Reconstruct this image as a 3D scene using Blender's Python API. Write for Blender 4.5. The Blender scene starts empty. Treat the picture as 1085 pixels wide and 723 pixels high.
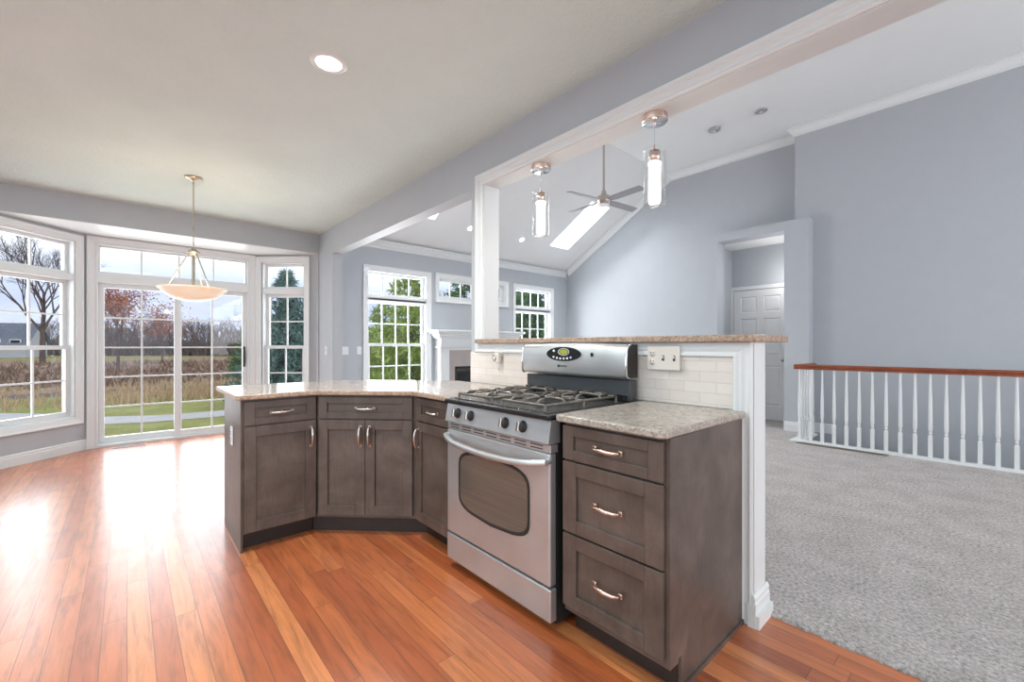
import bpy, bmesh, math, random
from mathutils import Vector, Matrix
random.seed(7)
S = bpy.context.scene
COL = S.collection
PI = math.pi
R2 = math.sqrt(.5)

# ---------------------------------------------------------------- camera
cam_d = bpy.data.cameras.new('camera'); cam = bpy.data.objects.new('camera', cam_d); COL.objects.link(cam)
cam_d.sensor_width = 36; cam_d.lens = 36 * 456 / 1085
cam_d.shift_y = 4.5 / 1085
cam.location = (0, 0, 1.2)
cam.rotation_euler = (PI / 2, 0, math.radians(48.2))
cam_d.clip_start = .05; cam_d.clip_end = 400
S.camera = cam
# ---------------------------------------------------------------- view
S.view_settings.view_transform = 'Standard'
S.view_settings.look = 'None'
S.view_settings.gamma = 1
S.view_settings.use_curve_mapping = False
S.view_settings.exposure = 0.0
# ---------------------------------------------------------------- sky
W = bpy.data.worlds.new('overcast_sky'); S.world = W; W.use_nodes = True
nt = W.node_tree; nt.nodes.clear()
def wn(t, **k):
    n = nt.nodes.new(t)
    for a, b in k.items(): setattr(n, a, b)
    return n
tc = wn('ShaderNodeTexCoord'); mp = wn('ShaderNodeMapping'); mp.inputs['Scale'].default_value = (1.2, 1.2, 5)
nz = wn('ShaderNodeTexNoise'); nz.inputs['Scale'].default_value = 2.2; nz.inputs['Detail'].default_value = 6
cr = wn('ShaderNodeValToRGB'); cr.color_ramp.elements[0].position = .35; cr.color_ramp.elements[0].color = (.36, .46, .72, 1)
cr.color_ramp.elements[1].position = .65; cr.color_ramp.elements[1].color = (.60, .67, .84, 1)
sx = wn('ShaderNodeSeparateXYZ'); r2 = wn('ShaderNodeValToRGB')
r2.color_ramp.elements[0].position = .10; r2.color_ramp.elements[0].color = (0, 0, 0, 1)
r2.color_ramp.elements[1].position = .19; r2.color_ramp.elements[1].color = (1, 1, 1, 1)
mx = wn('ShaderNodeMixRGB'); mx.inputs[2].default_value = (1.05, 1.1, 1.15, 1)
bg = wn('ShaderNodeBackground'); bg.inputs['Strength'].default_value = 1.35; wo = wn('ShaderNodeOutputWorld')
L = nt.links.new
L(tc.outputs['Generated'], mp.inputs[0]); L(mp.outputs[0], nz.inputs[0]); L(nz.outputs[0], cr.inputs[0])
L(tc.outputs['Generated'], sx.inputs[0]); L(sx.outputs[2], r2.inputs[0]); L(r2.outputs[0], mx.inputs[0]); L(cr.outputs[0], mx.inputs[1])
L(mx.outputs[0], bg.inputs[0]); L(bg.outputs[0], wo.inputs[0])
# ---------------------------------------------------------------- large lights (daylight at the openings, plus unseen fill)
def area(name, loc, rot, sx_, sy_, power, color=(1, 1, 1), spread=PI):
    d = bpy.data.lights.new(name, 'AREA'); d.shape = 'RECTANGLE'; d.size = sx_; d.size_y = sy_
    d.energy = power; d.color = color; d.spread = spread
    o = bpy.data.objects.new(name, d); COL.objects.link(o); o.location = loc; o.rotation_euler = rot
    return o
DAY = (.93, .96, 1.0)
area('daylight_patio_door', (-7.35, .5, 1.25), (0, -PI / 2, 0), 2.3, 1.7, 52, DAY)
area('daylight_bay_left', (-6.95, -1.0, 1.5), (0, -PI / 2, math.radians(45)), 2.0, .9, 34, DAY)
area('daylight_bay_right', (-6.95, 2.02, 1.5), (0, -PI / 2, math.radians(-45)), 2.0, .9, 15, DAY)
area('daylight_living_window', (-6.75, 3.2, 1.5), (0, -PI / 2, 0), 1.8, 1.1, 150, DAY)
area('daylight_living_window_far', (-6.75, 6.2, 1.5), (0, -PI / 2, 0), 1.8, 1.1, 110, DAY)
area('daylight_skylight', (-5.25, 6.37, 3.95), (0, math.radians(-31) , 0), 1.0, .45, 90, DAY)
area('daylight_skylight_near', (-5.25, 3.25, 3.95), (0, math.radians(-31), 0), 1.0, .45, 90, DAY)
area('fill_kitchen_back', (-1.2, -3.3, 1.5), (PI / 2, 0, 0), 5.5, 2.0, 48, (.86, .98, 1))  # added fill behind the camera, stands in for assumed windows
area('fill_foyer', (4.7, 4.4, 2.0), (0, PI / 2, 0), 3.0, 4.2, 190, (1, .99, .975))  # unseen fill added to brighten the living room from the right
area('fill_kitchen_side', (2.9, -.8, 1.5), (0, PI / 2, 0), 2.0, 3.5, 32, (.95, .98, 1))  # added side fill for the kitchen, out of view

hl = bpy.data.lights.new('hall_lamp', 'POINT'); hl.energy = 9; hl.shadow_soft_size = .18; hl.color = (1, .98, .96)
ho = bpy.data.objects.new('hall_lamp', hl); COL.objects.link(ho); ho.location = (-2.05, 7.3, 2.25)
area('fill_kitchen_overhead', (-.9, -.9, 2.70), (0, 0, 0), 3.2, 2.6, 74, (.78, .97, 1))  # added soft overhead fill without fixtures, cool tint offsets the red floor bounce
area('fill_dining_overhead', (-3.9, -.9, 2.70), (0, 0, 0), 2.6, 2.0, 22, (.78, .97, 1))  # same kind of added overhead fill for the dining end, no fixtures

# ---------------------------------------------------------------- materials
MATS = {}
class NT:
    def __init__(s, name):
        s.m = bpy.data.materials.new(name); s.m.use_nodes = True; s.t = s.m.node_tree
        s.b = s.t.nodes['Principled BSDF']; s.out = s.t.nodes['Material Output']; MATS[name] = s.m
    def n(s, t, **k):
        n = s.t.nodes.new('ShaderNode' + t)
        for a, b in k.items():
            if a.startswith('i_'): n.inputs[a[2:].replace('_', ' ')].default_value = b
            else: setattr(n, a, b)
        return n
    def l(s, a, b): s.t.links.new(a, b)
    def obj(s, scale=(1, 1, 1)):
        tc = s.n('TexCoord'); mp = s.n('Mapping'); mp.inputs['Scale'].default_value = scale
        s.l(tc.outputs['Object'], mp.inputs[0]); return mp.outputs[0]
    def noise(s, vec, scale, detail=4, rough=.55, dist=0):
        n = s.n('TexNoise'); n.inputs['Scale'].default_value = scale; n.inputs['Detail'].default_value = detail
        n.inputs['Roughness'].default_value = rough; n.inputs['Distortion'].default_value = dist
        s.l(vec, n.inputs['Vector']); return n.outputs['Fac']
    def ramp(s, fac, stops):
        r = s.n('ValToRGB'); e = r.color_ramp.elements
        while len(e) < len(stops): e.new(.5)
        for q, (p, c) in zip(e, stops):
            q.position = p; q.color = tuple(c) + (1,) if len(c) == 3 else c
        s.l(fac, r.inputs[0]); return r.outputs[0]
    def bump(s, h, strength, dist=.01):
        b = s.n('Bump'); b.inputs['Strength'].default_value = strength; b.inputs['Distance'].default_value = dist
        s.l(h, b.inputs['Height']); s.l(b.outputs[0], s.b.inputs['Normal']); return b
    def math(s, op, a, b=None):
        n = s.n('Math', operation=op)
        for i, v in enumerate((a, b)):
            if v is None: continue
            if isinstance(v, (int, float)): n.inputs[i].default_value = v
            else: s.l(v, n.inputs[i])
        return n.outputs[0]
    def mix(s, fac, a, b, mode='MIX'):
        n = s.n('MixRGB', blend_type=mode)
        for i, v in enumerate((fac, a, b)):
            if isinstance(v, (int, float)): n.inputs[i].default_value = v
            elif isinstance(v, tuple): n.inputs[i].default_value = v + (1,)
            else: s.l(v, n.inputs[i])
        return n.outputs[0]
def g(*c):  # sRGB 0-255 to linear
    return tuple(((x / 255 + .055) / 1.055) ** 2.4 if x > 10 else x / 255 / 12.92 for x in c)
def simple(name, col, rough=.5, metal=0., spec=.5, var=.04, vs=6, bump=0, bs=200):
    t = NT(name); v = t.obj()
    f = t.noise(v, vs, 3)
    a = tuple(max(0, x * (1 - var)) for x in col); b = tuple(min(1, x * (1 + var)) for x in col)
    t.l(t.ramp(f, [(.3, a), (.7, b)]), t.b.inputs['Base Color'])
    t.b.inputs['Roughness'].default_value = rough; t.b.inputs['Metallic'].default_value = metal
    t.b.inputs['Specular IOR Level'].default_value = spec
    if bump: t.bump(t.noise(v, bs, 3), bump, .002)
    return t.m
m_wall = simple('paint_blue_grey', (.428, .452, .482), .6, bump=.15, bs=120, var=.015)
m_white = simple('paint_white_trim', (.70, .72, .725), .35, var=.01)
m_vault = simple('paint_white_vault_ceiling', (.72, .73, .73), .8, bump=.2, bs=90, var=.01)
m_jamb = simple('paint_white_jamb', (.66, .68, .69), .45, var=.01)
# knock-down kitchen ceiling
t = NT('textured_ceiling'); v = t.obj(); f1 = t.noise(v, 34, 5, .6)
t.l(t.ramp(t.noise(v, 2, 3), [(.3, (.60, .70, .69)), (.7, (.64, .74, .73))]), t.b.inputs['Base Color'])
t.b.inputs['Roughness'].default_value = .9
t.bump(t.ramp(f1, [(.42, (0, 0, 0)), (.56, (1, 1, 1))]), .45, .004); m_ceil = t.m
# hardwood
t = NT('cherry_hardwood'); tc_ = t.n('TexCoord'); sp = t.n('SeparateXYZ'); t.l(tc_.outputs['Object'], sp.inputs[0])
row = t.math('FLOOR', t.math('DIVIDE', sp.outputs[1], .079))
wn1 = t.n('TexWhiteNoise', noise_dimensions='1D'); t.l(row, wn1.inputs['W'])
xo = t.math('ADD', sp.outputs[0], t.math('MULTIPLY', wn1.outputs[0], 7.3))
colid = t.math('FLOOR', t.math('DIVIDE', xo, 1.35))
cmb = t.n('CombineXYZ'); t.l(colid, cmb.inputs[0]); t.l(row, cmb.inputs[1])
wn2 = t.n('TexWhiteNoise', noise_dimensions='2D'); t.l(cmb.outputs[0], wn2.inputs['Vector'])
base = t.ramp(wn2.outputs[0], [(0, (.33, .076, .023)), (.3, (.42, .108, .032)), (.75, (.49, .140, .042)), (1, (.59, .205, .070))])
off = t.n('CombineXYZ'); t.l(t.math('MULTIPLY', wn2.outputs[0], 40), off.inputs[2]); 
vadd = t.n('VectorMath', operation='ADD'); t.l(tc_.outputs['Object'], vadd.inputs[0]); t.l(off.outputs[0], vadd.inputs[1])
mpp = t.n('Mapping'); mpp.inputs['Scale'].default_value = (1.6, 17, 1); t.l(vadd.outputs[0], mpp.inputs[0])
grain = t.noise(mpp.outputs[0], 2.2, 7, .62, .6)
base = t.mix(.75, base, t.ramp(grain, [(.28, (.42, .40, .38)), (.5, (.95, .95, .95)), (.7, (1.25, 1.2, 1.15))]), 'MULTIPLY')
fy = t.math('FRACT', t.math('DIVIDE', sp.outputs[1], .079)); fx = t.math('FRACT', t.math('DIVIDE', xo, 1.35))
gy = t.math('MINIMUM', fy, t.math('SUBTRACT', 1., fy)); gx = t.math('MULTIPLY', t.math('MINIMUM', fx, t.math('SUBTRACT', 1., fx)), 17)
gap = t.math('LESS_THAN', t.math('MINIMUM', gy, gx), .018)
base = t.mix(t.math('MULTIPLY', gap, .72), base, (.10, .03, .015))
t.l(base, t.b.inputs['Base Color'])
rn = t.noise(t.obj((1, 3, 1)), 6, 4)
t.l(t.ramp(rn, [(.3, (.34,) * 3), (.7, (.46,) * 3)]), t.b.inputs['Roughness'])
t.b.inputs['Specular IOR Level'].default_value = .8; t.b.inputs['Coat Weight'].default_value = .6; t.b.inputs['Coat Roughness'].default_value = .2
hh = t.math('SUBTRACT', t.math('MULTIPLY', grain, .12), gap)
t.bump(hh, .25, .0012); m_wood = t.m
# carpet
t = NT('grey_carpet'); v = t.obj(); f1 = t.noise(v, 62, 5, .8); f2 = t.noise(v, 4, 5, .65)
c = t.ramp(f1, [(.28, (.13, .115, .108)), (.47, (.43, .405, .395)), (.64, (.68, .65, .64))])
c = t.mix(.55, c, t.ramp(f2, [(.35, (.80, .78, .76)), (.62, (1.12, 1.1, 1.1))]), 'MULTIPLY')
t.l(c, t.b.inputs['Base Color']); t.b.inputs['Roughness'].default_value = 1; t.b.inputs['Specular IOR Level'].default_value = .1
t.bump(t.noise(v, 95, 4, .75), 1., .012); m_carpet = t.m
# cabinet stain
def stained(name, k=1.):
    t = NT(name); v = t.obj((1, 1, 1)); f1 = t.noise(v, 5, 5, .65, .4); v2 = t.obj((9, 9, 1.2)); f2 = t.noise(v2, 9, 4, .6)
    c = t.ramp(f1, [(.25, (.055 * k, .039 * k, .032 * k)), (.5, (.098 * k, .071 * k, .059 * k)), (.78, (.155 * k, .116 * k, .100 * k))])
    c = t.mix(.5, c, t.ramp(f2, [(.3, (.78,) * 3), (.7, (1.15,) * 3)]), 'MULTIPLY')
    t.l(c, t.b.inputs['Base Color']); t.b.inputs['Roughness'].default_value = .38
    t.bump(f2, .05, .001); return t.m
m_cab = stained('stained_taupe_maple')
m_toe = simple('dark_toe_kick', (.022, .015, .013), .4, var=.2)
# stainless
def steel(name, col=(.60, .59, .58), rough=.3, sc=(2, 2, 240), metal=1):
    t = NT(name); v = t.obj(sc); f1 = t.noise(v, 3, 3); f2 = t.noise(t.obj(), 5, 3)
    t.l(t.mix(.5, t.ramp(f1, [(.3, tuple(x * .86 for x in col)), (.7, col)]), t.ramp(f2, [(.3, tuple(x * .88 for x in col)), (.7, tuple(min(1, x * 1.08) for x in col))])), t.b.inputs['Base Color'])
    t.b.inputs['Metallic'].default_value = metal; t.l(t.ramp(f2, [(.3, (rough * .85,) * 3), (.7, (rough * 1.2,) * 3)]), t.b.inputs['Roughness'])
    t.bump(f1, .06, .0005); return t.m
m_steel = steel('brushed_stainless', (.57, .585, .60), .34, metal=.72)
m_steel2 = steel('smooth_stainless', (.66, .65, .64), .2, (40, 2, 2))
m_nickel = steel('brushed_nickel', (.62, .56, .51), .24, (30, 30, 30))
m_copper = steel('warm_copper_nickel', (.72, .56, .49), .26, (30, 30, 30))
m_chrome = steel('chrome_edge', (.78, .78, .80), .12, (5, 5, 5))
m_black = simple('black_enamel', (.012, .013, .015), .22, spec=.6)
m_riser = simple('dark_slate_enamel', (.05, .055, .062), .25, spec=.6)
m_blackm = simple('black_matte', (.018, .018, .018), .55)
m_iron = simple('cast_iron_grate', (.20, .18, .16), .3, metal=.7, var=.3, vs=40)
m_cook = simple('grey_enamel_cooktop', (.12, .115, .11), .25, metal=.5, var=.2, vs=20)
m_oven = NT('oven_window_glass'); m_oven.b.inputs['Base Color'].default_value = (.10, .082, .068, 1)
vv = m_oven.obj((1, 1, 40)); m_oven.l(m_oven.ramp(m_oven.noise(vv, 2, 2), [(.3, (.105, .085, .070)), (.7, (.13, .108, .09))]), m_oven.b.inputs['Base Color'])
m_oven.b.inputs['Roughness'].default_value = .12; m_oven.b.inputs['Specular IOR Level'].default_value = .8; m_oven = m_oven.m
# granite
def granite(name, cols, rough=.16, sc=1.):
    t = NT(name); v = t.obj()
    f1 = t.noise(v, 42 * sc, 7, .72, .8); f2 = t.noise(v, 9 * sc, 4, .6, .5)
    vo = t.n('TexVoronoi'); vo.inputs['Scale'].default_value = 130 * sc; t.l(v, vo.inputs['Vector'])
    c = t.ramp(f1, [(.30, cols[0]), (.42, cols[1]), (.54, cols[2]), (.70, cols[3])])
    c = t.mix(.35, c, t.ramp(vo.outputs['Color'], [(.2, cols[1]), (.8, cols[3])]))
    c = t.mix(.5, c, t.ramp(f2, [(.35, (.82, .80, .78)), (.65, (1.1, 1.1, 1.1))]), 'MULTIPLY')
    t.l(c, t.b.inputs['Base Color']); t.b.inputs['Roughness'].default_value = rough; return t.m
m_gran = granite('speckled_granite', [(.10, .075, .062), (.30, .235, .195), (.50, .42, .36), (.66, .59, .53)], .13)
m_gran2 = granite('granite_in_grey_light', [(.09, .075, .065), (.27, .225, .19), (.45, .40, .35), (.60, .55, .50)], .22, .8)  # same stone as the peninsula, greyer light at the right put into its colours
m_granb = granite('tan_granite_bar', [(.12, .07, .05), (.36, .22, .15), (.55, .38, .28), (.66, .55, .46)], .2, 1.2)
m_grane = granite('granite_cut_edge', [(.05, .03, .022), (.22, .13, .085), (.42, .28, .19), (.60, .50, .42)], .45, 1.3)
m_grane2 = granite('granite_cut_edge_in_grey_light', [(.05, .04, .033), (.20, .16, .13), (.38, .33, .285), (.60, .55, .50)], .4, 1.3)  # edge of the right counter, its greyer light likewise in the colours
# tile
t = NT('cream_subway_tile'); tcc = t.n('TexCoord'); sp = t.n('SeparateXYZ'); t.l(tcc.outputs['Object'], sp.inputs[0]); cb = t.n('CombineXYZ')
t.l(sp.outputs[0], cb.inputs[0]); t.l(sp.outputs[2], cb.inputs[1])
br = t.n('TexBrick'); t.l(cb.outputs[0], br.inputs['Vector']); br.offset = .5
br.inputs['Scale'].default_value = 1; br.inputs['Brick Width'].default_value = .152; br.inputs['Row Height'].default_value = .049
br.inputs['Mortar Size'].default_value = .0012; br.inputs['Mortar Smooth'].default_value = .3
br.inputs['Color1'].default_value = (.66, .59, .54, 1); br.inputs['Color2'].default_value = (.72, .65, .60, 1); br.inputs['Mortar'].default_value = (.50, .44, .40, 1)
t.l(br.outputs['Color'], t.b.inputs['Base Color']); t.b.inputs['Roughness'].default_value = .14
nn = t.noise(t.obj((1, 1, 1)), 22, 3, .5, .6)
t.bump(t.math('SUBTRACT', nn, t.math('MULTIPLY', br.outputs['Fac'], .6)), .35, .005); m_tile = t.m
m_fptile = simple('taupe_hearth_tile', (.40, .35, .335), .35, var=.08)
m_plate = simple('cream_plastic', (.70, .64, .58), .35, var=.01)
m_platew = simple('white_plastic', (.76, .76, .77), .35, var=.01)
m_slot = simple('dark_slot', (.06, .05, .045), .5)
m_rail = simple('red_brown_handrail', (.24, .058, .022), .3, var=.25, vs=14)
m_door = simple('white_door_paint', (.70, .71, .715), .4, var=.01)
m_silver = simple('silver_register', (.42, .42, .43), .35, metal=.6)
m_bronze = simple('brown_register', (.20, .17, .14), .45, metal=.3)
m_brass = steel('antique_brass', (.48, .42, .33), .3, (30, 30, 30))
m_blade = simple('grey_fan_blade', (.26, .26, .275), .4)
# glass (thin pane)
def pane_mat(name, tint=(1, 1, 1), refl=.2):
    t = NT(name); t.t.nodes.remove(t.b)
    a = t.n('BsdfTransparent'); a.inputs[0].default_value = tint + (1,); b = t.n('BsdfGlossy'); b.inputs['Roughness'].default_value = .02
    fr = t.n('LayerWeight'); fr.inputs[0].default_value = .5; fac = t.math('ADD', .02, t.math('MULTIPLY', refl, t.math('POWER', fr.outputs['Facing'], 4)))
    mx = t.n('MixShader'); t.l(fac, mx.inputs[0]); t.l(a.outputs[0], mx.inputs[1]); t.l(b.outputs[0], mx.inputs[2]); t.l(mx.outputs[0], t.out.inputs[0])
    return t.m
m_pane = pane_mat('window_glass')
m_tube = pane_mat('clear_glass_tube', (.985, .99, .99), .45)
def emis(name, col, st, base=None):
    t = NT(name); t.b.inputs['Base Color'].default_value = (base or col) + (1,)
    t.b.inputs['Emission Color'].default_value = col + (1,); t.b.inputs['Emission Strength'].default_value = st; return t.m
m_can = emis('lit_can_lens', (1, .99, .96), 9)
# bubbled acrylic rod with light
t = NT('bubbled_lit_rod'); f1 = t.noise(t.obj(), 60, 3, .6); t.b.inputs['Base Color'].default_value = (.9, .9, .9, 1)
t.l(t.ramp(f1, [(.35, (.62, .60, .56)), (.6, (1, .98, .94))]), t.b.inputs['Emission Color']); t.b.inputs['Emission Strength'].default_value = 1.15
t.b.inputs['Roughness'].default_value = .2; m_rod = t.m
m_glow = emis('lit_bulb', (1, .90, .76), 8)
t = NT('alabaster_glass'); f1 = t.noise(t.obj(), 5, 4, .6, 2.); t.l(t.ramp(f1, [(.35, (.88, .76, .60)), (.65, (.94, .88, .78))]), t.b.inputs['Base Color'])
t.b.inputs['Roughness'].default_value = .3
t.l(t.ramp(f1, [(.35, (1, .72, .45)), (.65, (1, .88, .70))]), t.b.inputs['Emission Color']); t.b.inputs['Emission Strength'].default_value = .30; m_alab = t.m
m_led = emis('green_clock_display', (.45, .50, .03), .6, (.1, .1, .02))
# outdoors
def ground(name, stops, sc=1.5, fine=30):
    t = NT(name); v = t.obj(); f = t.noise(v, sc, 6, .65); f2 = t.noise(v, fine, 4, .7)
    c = t.mix(.6, t.ramp(f, stops), t.ramp(f2, [(.3, (.6,) * 3), (.7, (1.3,) * 3)]), 'MULTIPLY')
    t.l(c, t.b.inputs['Base Color']); t.b.inputs['Roughness'].default_value = 1; t.b.inputs['Specular IOR Level'].default_value = 0.05; return t.m
m_lawn = ground('lawn_grass', [(.3, (.19, .20, .08)), (.6, (.28, .30, .12)), (.8, (.38, .35, .19))])
m_path = ground('asphalt_path', [(.3, (.40, .41, .43)), (.7, (.50, .51, .54))], 2, 60)
m_field = ground('brown_scrub_field', [(.3, (.18, .125, .10)), (.55, (.27, .195, .155)), (.75, (.34, .30, .17))], .35, 3)
m_far = ground('far_green_field', [(.3, (.18, .15, .09)), (.6, (.24, .24, .10))], .1, 2)
m_pond = simple('dark_pond_water', (.06, .06, .06), .12)
m_reed = ground('dry_reed', [(.25, (.40, .27, .17)), (.5, (.56, .42, .29)), (.75, (.38, .36, .17))], .6, 8)
m_twig = ground('bare_twigs', [(.3, (.13, .10, .095)), (.7, (.24, .19, .18))], .5, 8)
m_bark = ground('tree_bark', [(.3, (.10, .075, .07)), (.7, (.18, .14, .13))], 2, 30)
m_rust = ground('rust_leaf', [(.3, (.36, .12, .06)), (.7, (.55, .22, .12))], 3, 20)
m_spruce = ground('blue_spruce_needle', [(.3, (.09, .16, .145)), (.7, (.26, .38, .36))], 3, 20)
m_pine = ground('pine_needle', [(.3, (.20, .28, .07)), (.6, (.42, .52, .16)), (.8, (.62, .66, .28))], 2.5, 20)
m_darkp = ground('dark_fir_needle', [(.3, (.06, .13, .07)), (.7, (.20, .34, .16))], 3, 20)
m_roof = ground('grey_shingle', [(.3, (.12, .14, .18)), (.7, (.18, .20, .25))], .5, 5)
m_siding = simple('pale_siding', (.50, .52, .56), .8)
m_stone = ground('grey_fieldstone', [(.3, (.16, .16, .17)), (.7, (.36, .36, .37))], 2, 9)

# ---------------------------------------------------------------- mesh helpers
class MB:
    def __init__(s): s.v = []; s.f = []; s.mi = []; s.sm = []; s.mats = []
    def mat(s, m):
        if m not in s.mats: s.mats.append(m)
        return s.mats.index(m)
    def add(s, vs, fs, m, smooth=False, T=None):
        o = len(s.v); i = s.mat(m)
        for p in vs: s.v.append(tuple(T @ Vector(p)) if T else tuple(p))
        for f in fs: s.f.append([o + k for k in f]); s.mi.append(i); s.sm.append(smooth)
        return s
    def box(s, a, b, m, T=None):
        x0, x1 = sorted((a[0], b[0])); y0, y1 = sorted((a[1], b[1])); z0, z1 = sorted((a[2], b[2]))
        vs = [(x0, y0, z0), (x1, y0, z0), (x1, y1, z0), (x0, y1, z0), (x0, y0, z1), (x1, y0, z1), (x1, y1, z1), (x0, y1, z1)]
        return s.add(vs, [(0, 3, 2, 1), (4, 5, 6, 7), (0, 1, 5, 4), (1, 2, 6, 5), (2, 3, 7, 6), (3, 0, 4, 7)], m, T=T)
    def prism(s, poly, z0, z1, m, T=None, smooth=False):
        a = sum(poly[i][0] * poly[(i + 1) % len(poly)][1] - poly[(i + 1) % len(poly)][0] * poly[i][1] for i in range(len(poly)))
        if a < 0: poly = poly[::-1]
        n = len(poly); vs = [(p[0], p[1], z0) for p in poly] + [(p[0], p[1], z1) for p in poly]
        s.add(vs, [tuple(range(n))[::-1], tuple(range(n, 2 * n))], m, T=T)
        return s.add(vs, [(i, (i + 1) % n, n + (i + 1) % n, n + i) for i in range(n)], m, smooth, T)
    def sweep(s, prof, p0, p1, up, m):  # profile (across, up) extruded from p0 to p1; across = dir x up
        p0 = Vector(p0); p1 = Vector(p1); d = (p1 - p0).normalized(); up = Vector(up); ac = d.cross(up).normalized()
        n = len(prof); vs = [p + ac * a + up * b for p in (p0, p1) for a, b in prof]
        s.add(vs, [tuple(range(n)), tuple(range(n, 2 * n))[::-1]], m)
        return s.add(vs, [(i, n + i, n + (i + 1) % n, (i + 1) % n) for i in range(n)], m)
    def lathe(s, prof, m, c=(0, 0, 0), n=24, T=None, caps=True):
        vs = []; fs = []; k = len(prof)
        for j in range(n):
            a = 2 * PI * j / n
            for r, z in prof: vs.append((c[0] + r * math.cos(a), c[1] + r * math.sin(a), c[2] + z))
        for j in range(n):
            j2 = (j + 1) % n
            for i in range(k - 1): fs.append((j * k + i, j2 * k + i, j2 * k + i + 1, j * k + i + 1))
        s.add(vs, fs, m, True, T)
        if caps:
            if prof[0][0] > 1e-5: s.add([vs[j * k] for j in range(n)], [tuple(range(n))[::-1]], m, T=T)
            if prof[-1][0] > 1e-5: s.add([vs[j * k + k - 1] for j in range(n)], [tuple(range(n))], m, T=T)
        return s
    def tube(s, pts, r, m, n=8, T=None):
        pts = [Vector(p) for p in pts]; k = len(pts); vs = []; rr = r if isinstance(r, (list, tuple)) else [r] * k
        prev = None
        for i, p in enumerate(pts):
            d = (pts[min(i + 1, k - 1)] - pts[max(i - 1, 0)])
            d = d.normalized() if d.length > 1e-9 else Vector((0, 0, 1))
            if prev is None:
                a = Vector((0, 0, 1)) if abs(d.z) < .9 else Vector((1, 0, 0))
                x = d.cross(a).normalized()
            else:
                x = (prev - d * prev.dot(d)); x = x.normalized() if x.length > 1e-6 else d.orthogonal().normalized()
            prev = x; y = d.cross(x)
            for j in range(n):
                t_ = 2 * PI * j / n; vs.append(p + (x * math.cos(t_) + y * math.sin(t_)) * rr[i])
        fs = [(i * n + j, i * n + (j + 1) % n, (i + 1) * n + (j + 1) % n, (i + 1) * n + j) for i in range(k - 1) for j in range(n)]
        s.add(vs, fs, m, True, T)
        return s.add(vs, [tuple(range(n))[::-1], tuple(range((k - 1) * n, k * n))], m, T=T)
    def build(s, name, parent=None, bevel=0, seg=2, loc=None):
        me = bpy.data.meshes.new(name); me.from_pydata(s.v, [], s.f)
        for m in s.mats: me.materials.append(m)
        me.polygons.foreach_set('material_index', s.mi); me.polygons.foreach_set('use_smooth', s.sm); me.update()
        o = bpy.data.objects.new(name, me); COL.objects.link(o)
        if parent: o.parent = parent
        if loc: o.location = loc
        if bevel:
            b = o.modifiers.new('bevel', 'BEVEL'); b.width = bevel; b.segments = seg; b.limit_method = 'ANGLE'; b.angle_limit = math.radians(40)
        return o
def tag(o, label, cat, group=None, kind=None):
    o['label'] = label; o['category'] = cat
    if group: o['group'] = group
    if kind: o['kind'] = kind
    return o
def thing(name, label, cat, loc=(0, 0, 0), rz=0, group=None):
    o = bpy.data.objects.new(name, None); COL.objects.link(o); o.location = loc; o.rotation_euler = (0, 0, rz); o.empty_display_size = .1
    return tag(o, label, cat, group)
def struct(o, label=None):
    o['kind'] = 'structure'
    if label: o['label'] = label
    return o
def sroot(name, loc, rz=0, label=None):
    o = bpy.data.objects.new(name, None); COL.objects.link(o); o.location = loc; o.rotation_euler = (0, 0, rz); return struct(o, label)
def copy_tree(o, parent=None):
    c = o.copy(); COL.objects.link(c); c.parent = parent
    for ch in list(o.children): copy_tree(ch, c)
    return c

# ---------------------------------------------------------------- constants of the place
XE = -6.28      # exterior wall
XB = -6.97      # bay front
YW = 2.0        # kitchen face of the bar wall
YL = 2.13       # living face
ZC = 2.745      # kitchen ceiling
ZB = 2.475      # bay soffit
YG = 7.23; YR = 7.0
ZF = 4.245; XR = -3.865
def zslope(x): return 2.80 + .6 * (x - XE)
XMAX = 5.0; YMIN = -3.6

# ---------------------------------------------------------------- room shell
bayL0 = (XE, -1.04); bayL1 = (XB, -.35); bayR1 = (XB, 1.36); bayR0 = (XE, 2.05)
b = MB()
b.prism([(XE - .14, -1.1), (XE - .14, YMIN), (3.2, YMIN), (3.2, YL), (-5.9, YL), (XE - .14, 2.1), (XB - .15, 1.42), (XB - .15, -.41)], -.12, 0, m_wood)
struct(b.build('floor'), 'red cherry hardwood plank floor')
# carpet with ragged rounded edge
b = MB()
xs = [-6.28 + i * .02 for i in range(int((XMAX + 6.28) / .02) + 1)]
edge = [(x, 2.118 + .002 * math.sin(x * 37) + random.uniform(-.006, .006)) for x in xs]
prof = [(0, -.01), (.002, .006), (.012, .013), (.04, .016)]
vs = []; fs = []
for i, (x, y) in enumerate(edge):
    for dy, z in prof: vs.append((x, y + dy, z + random.uniform(-.0015, .0015)))
for i in range(len(edge) - 1):
    for k in range(3): fs.append((i * 4 + k, (i + 1) * 4 + k, (i + 1) * 4 + k + 1, i * 4 + k + 1))
b.add(vs, fs, m_carpet, True)
zc = .0155
b.add([(XE, 2.15, zc), (XMAX, 2.15, zc), (XMAX, 6.19, zc), (XE, 6.19, zc)], [(0, 1, 2, 3)], m_carpet)
b.add([(XE, 6.19, zc), (-1.66, 6.19, zc), (-1.66, YG, zc), (XE, YG, zc)], [(0, 1, 2, 3)], m_carpet)
b.add([(-3.2, YG, zc), (-1.9, YG, zc), (-1.9, 7.7, zc), (-3.2, 7.7, zc)], [(0, 1, 2, 3)], m_carpet)
b.box((XE, 2.14, -.12), (XMAX, 6.19, -.001), m_carpet); b.box((XE, 6.19, -.12), (-1.66, 7.7, -.001), m_carpet)
struct(b.build('floor'), 'grey cut pile carpet of the living room')

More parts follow.
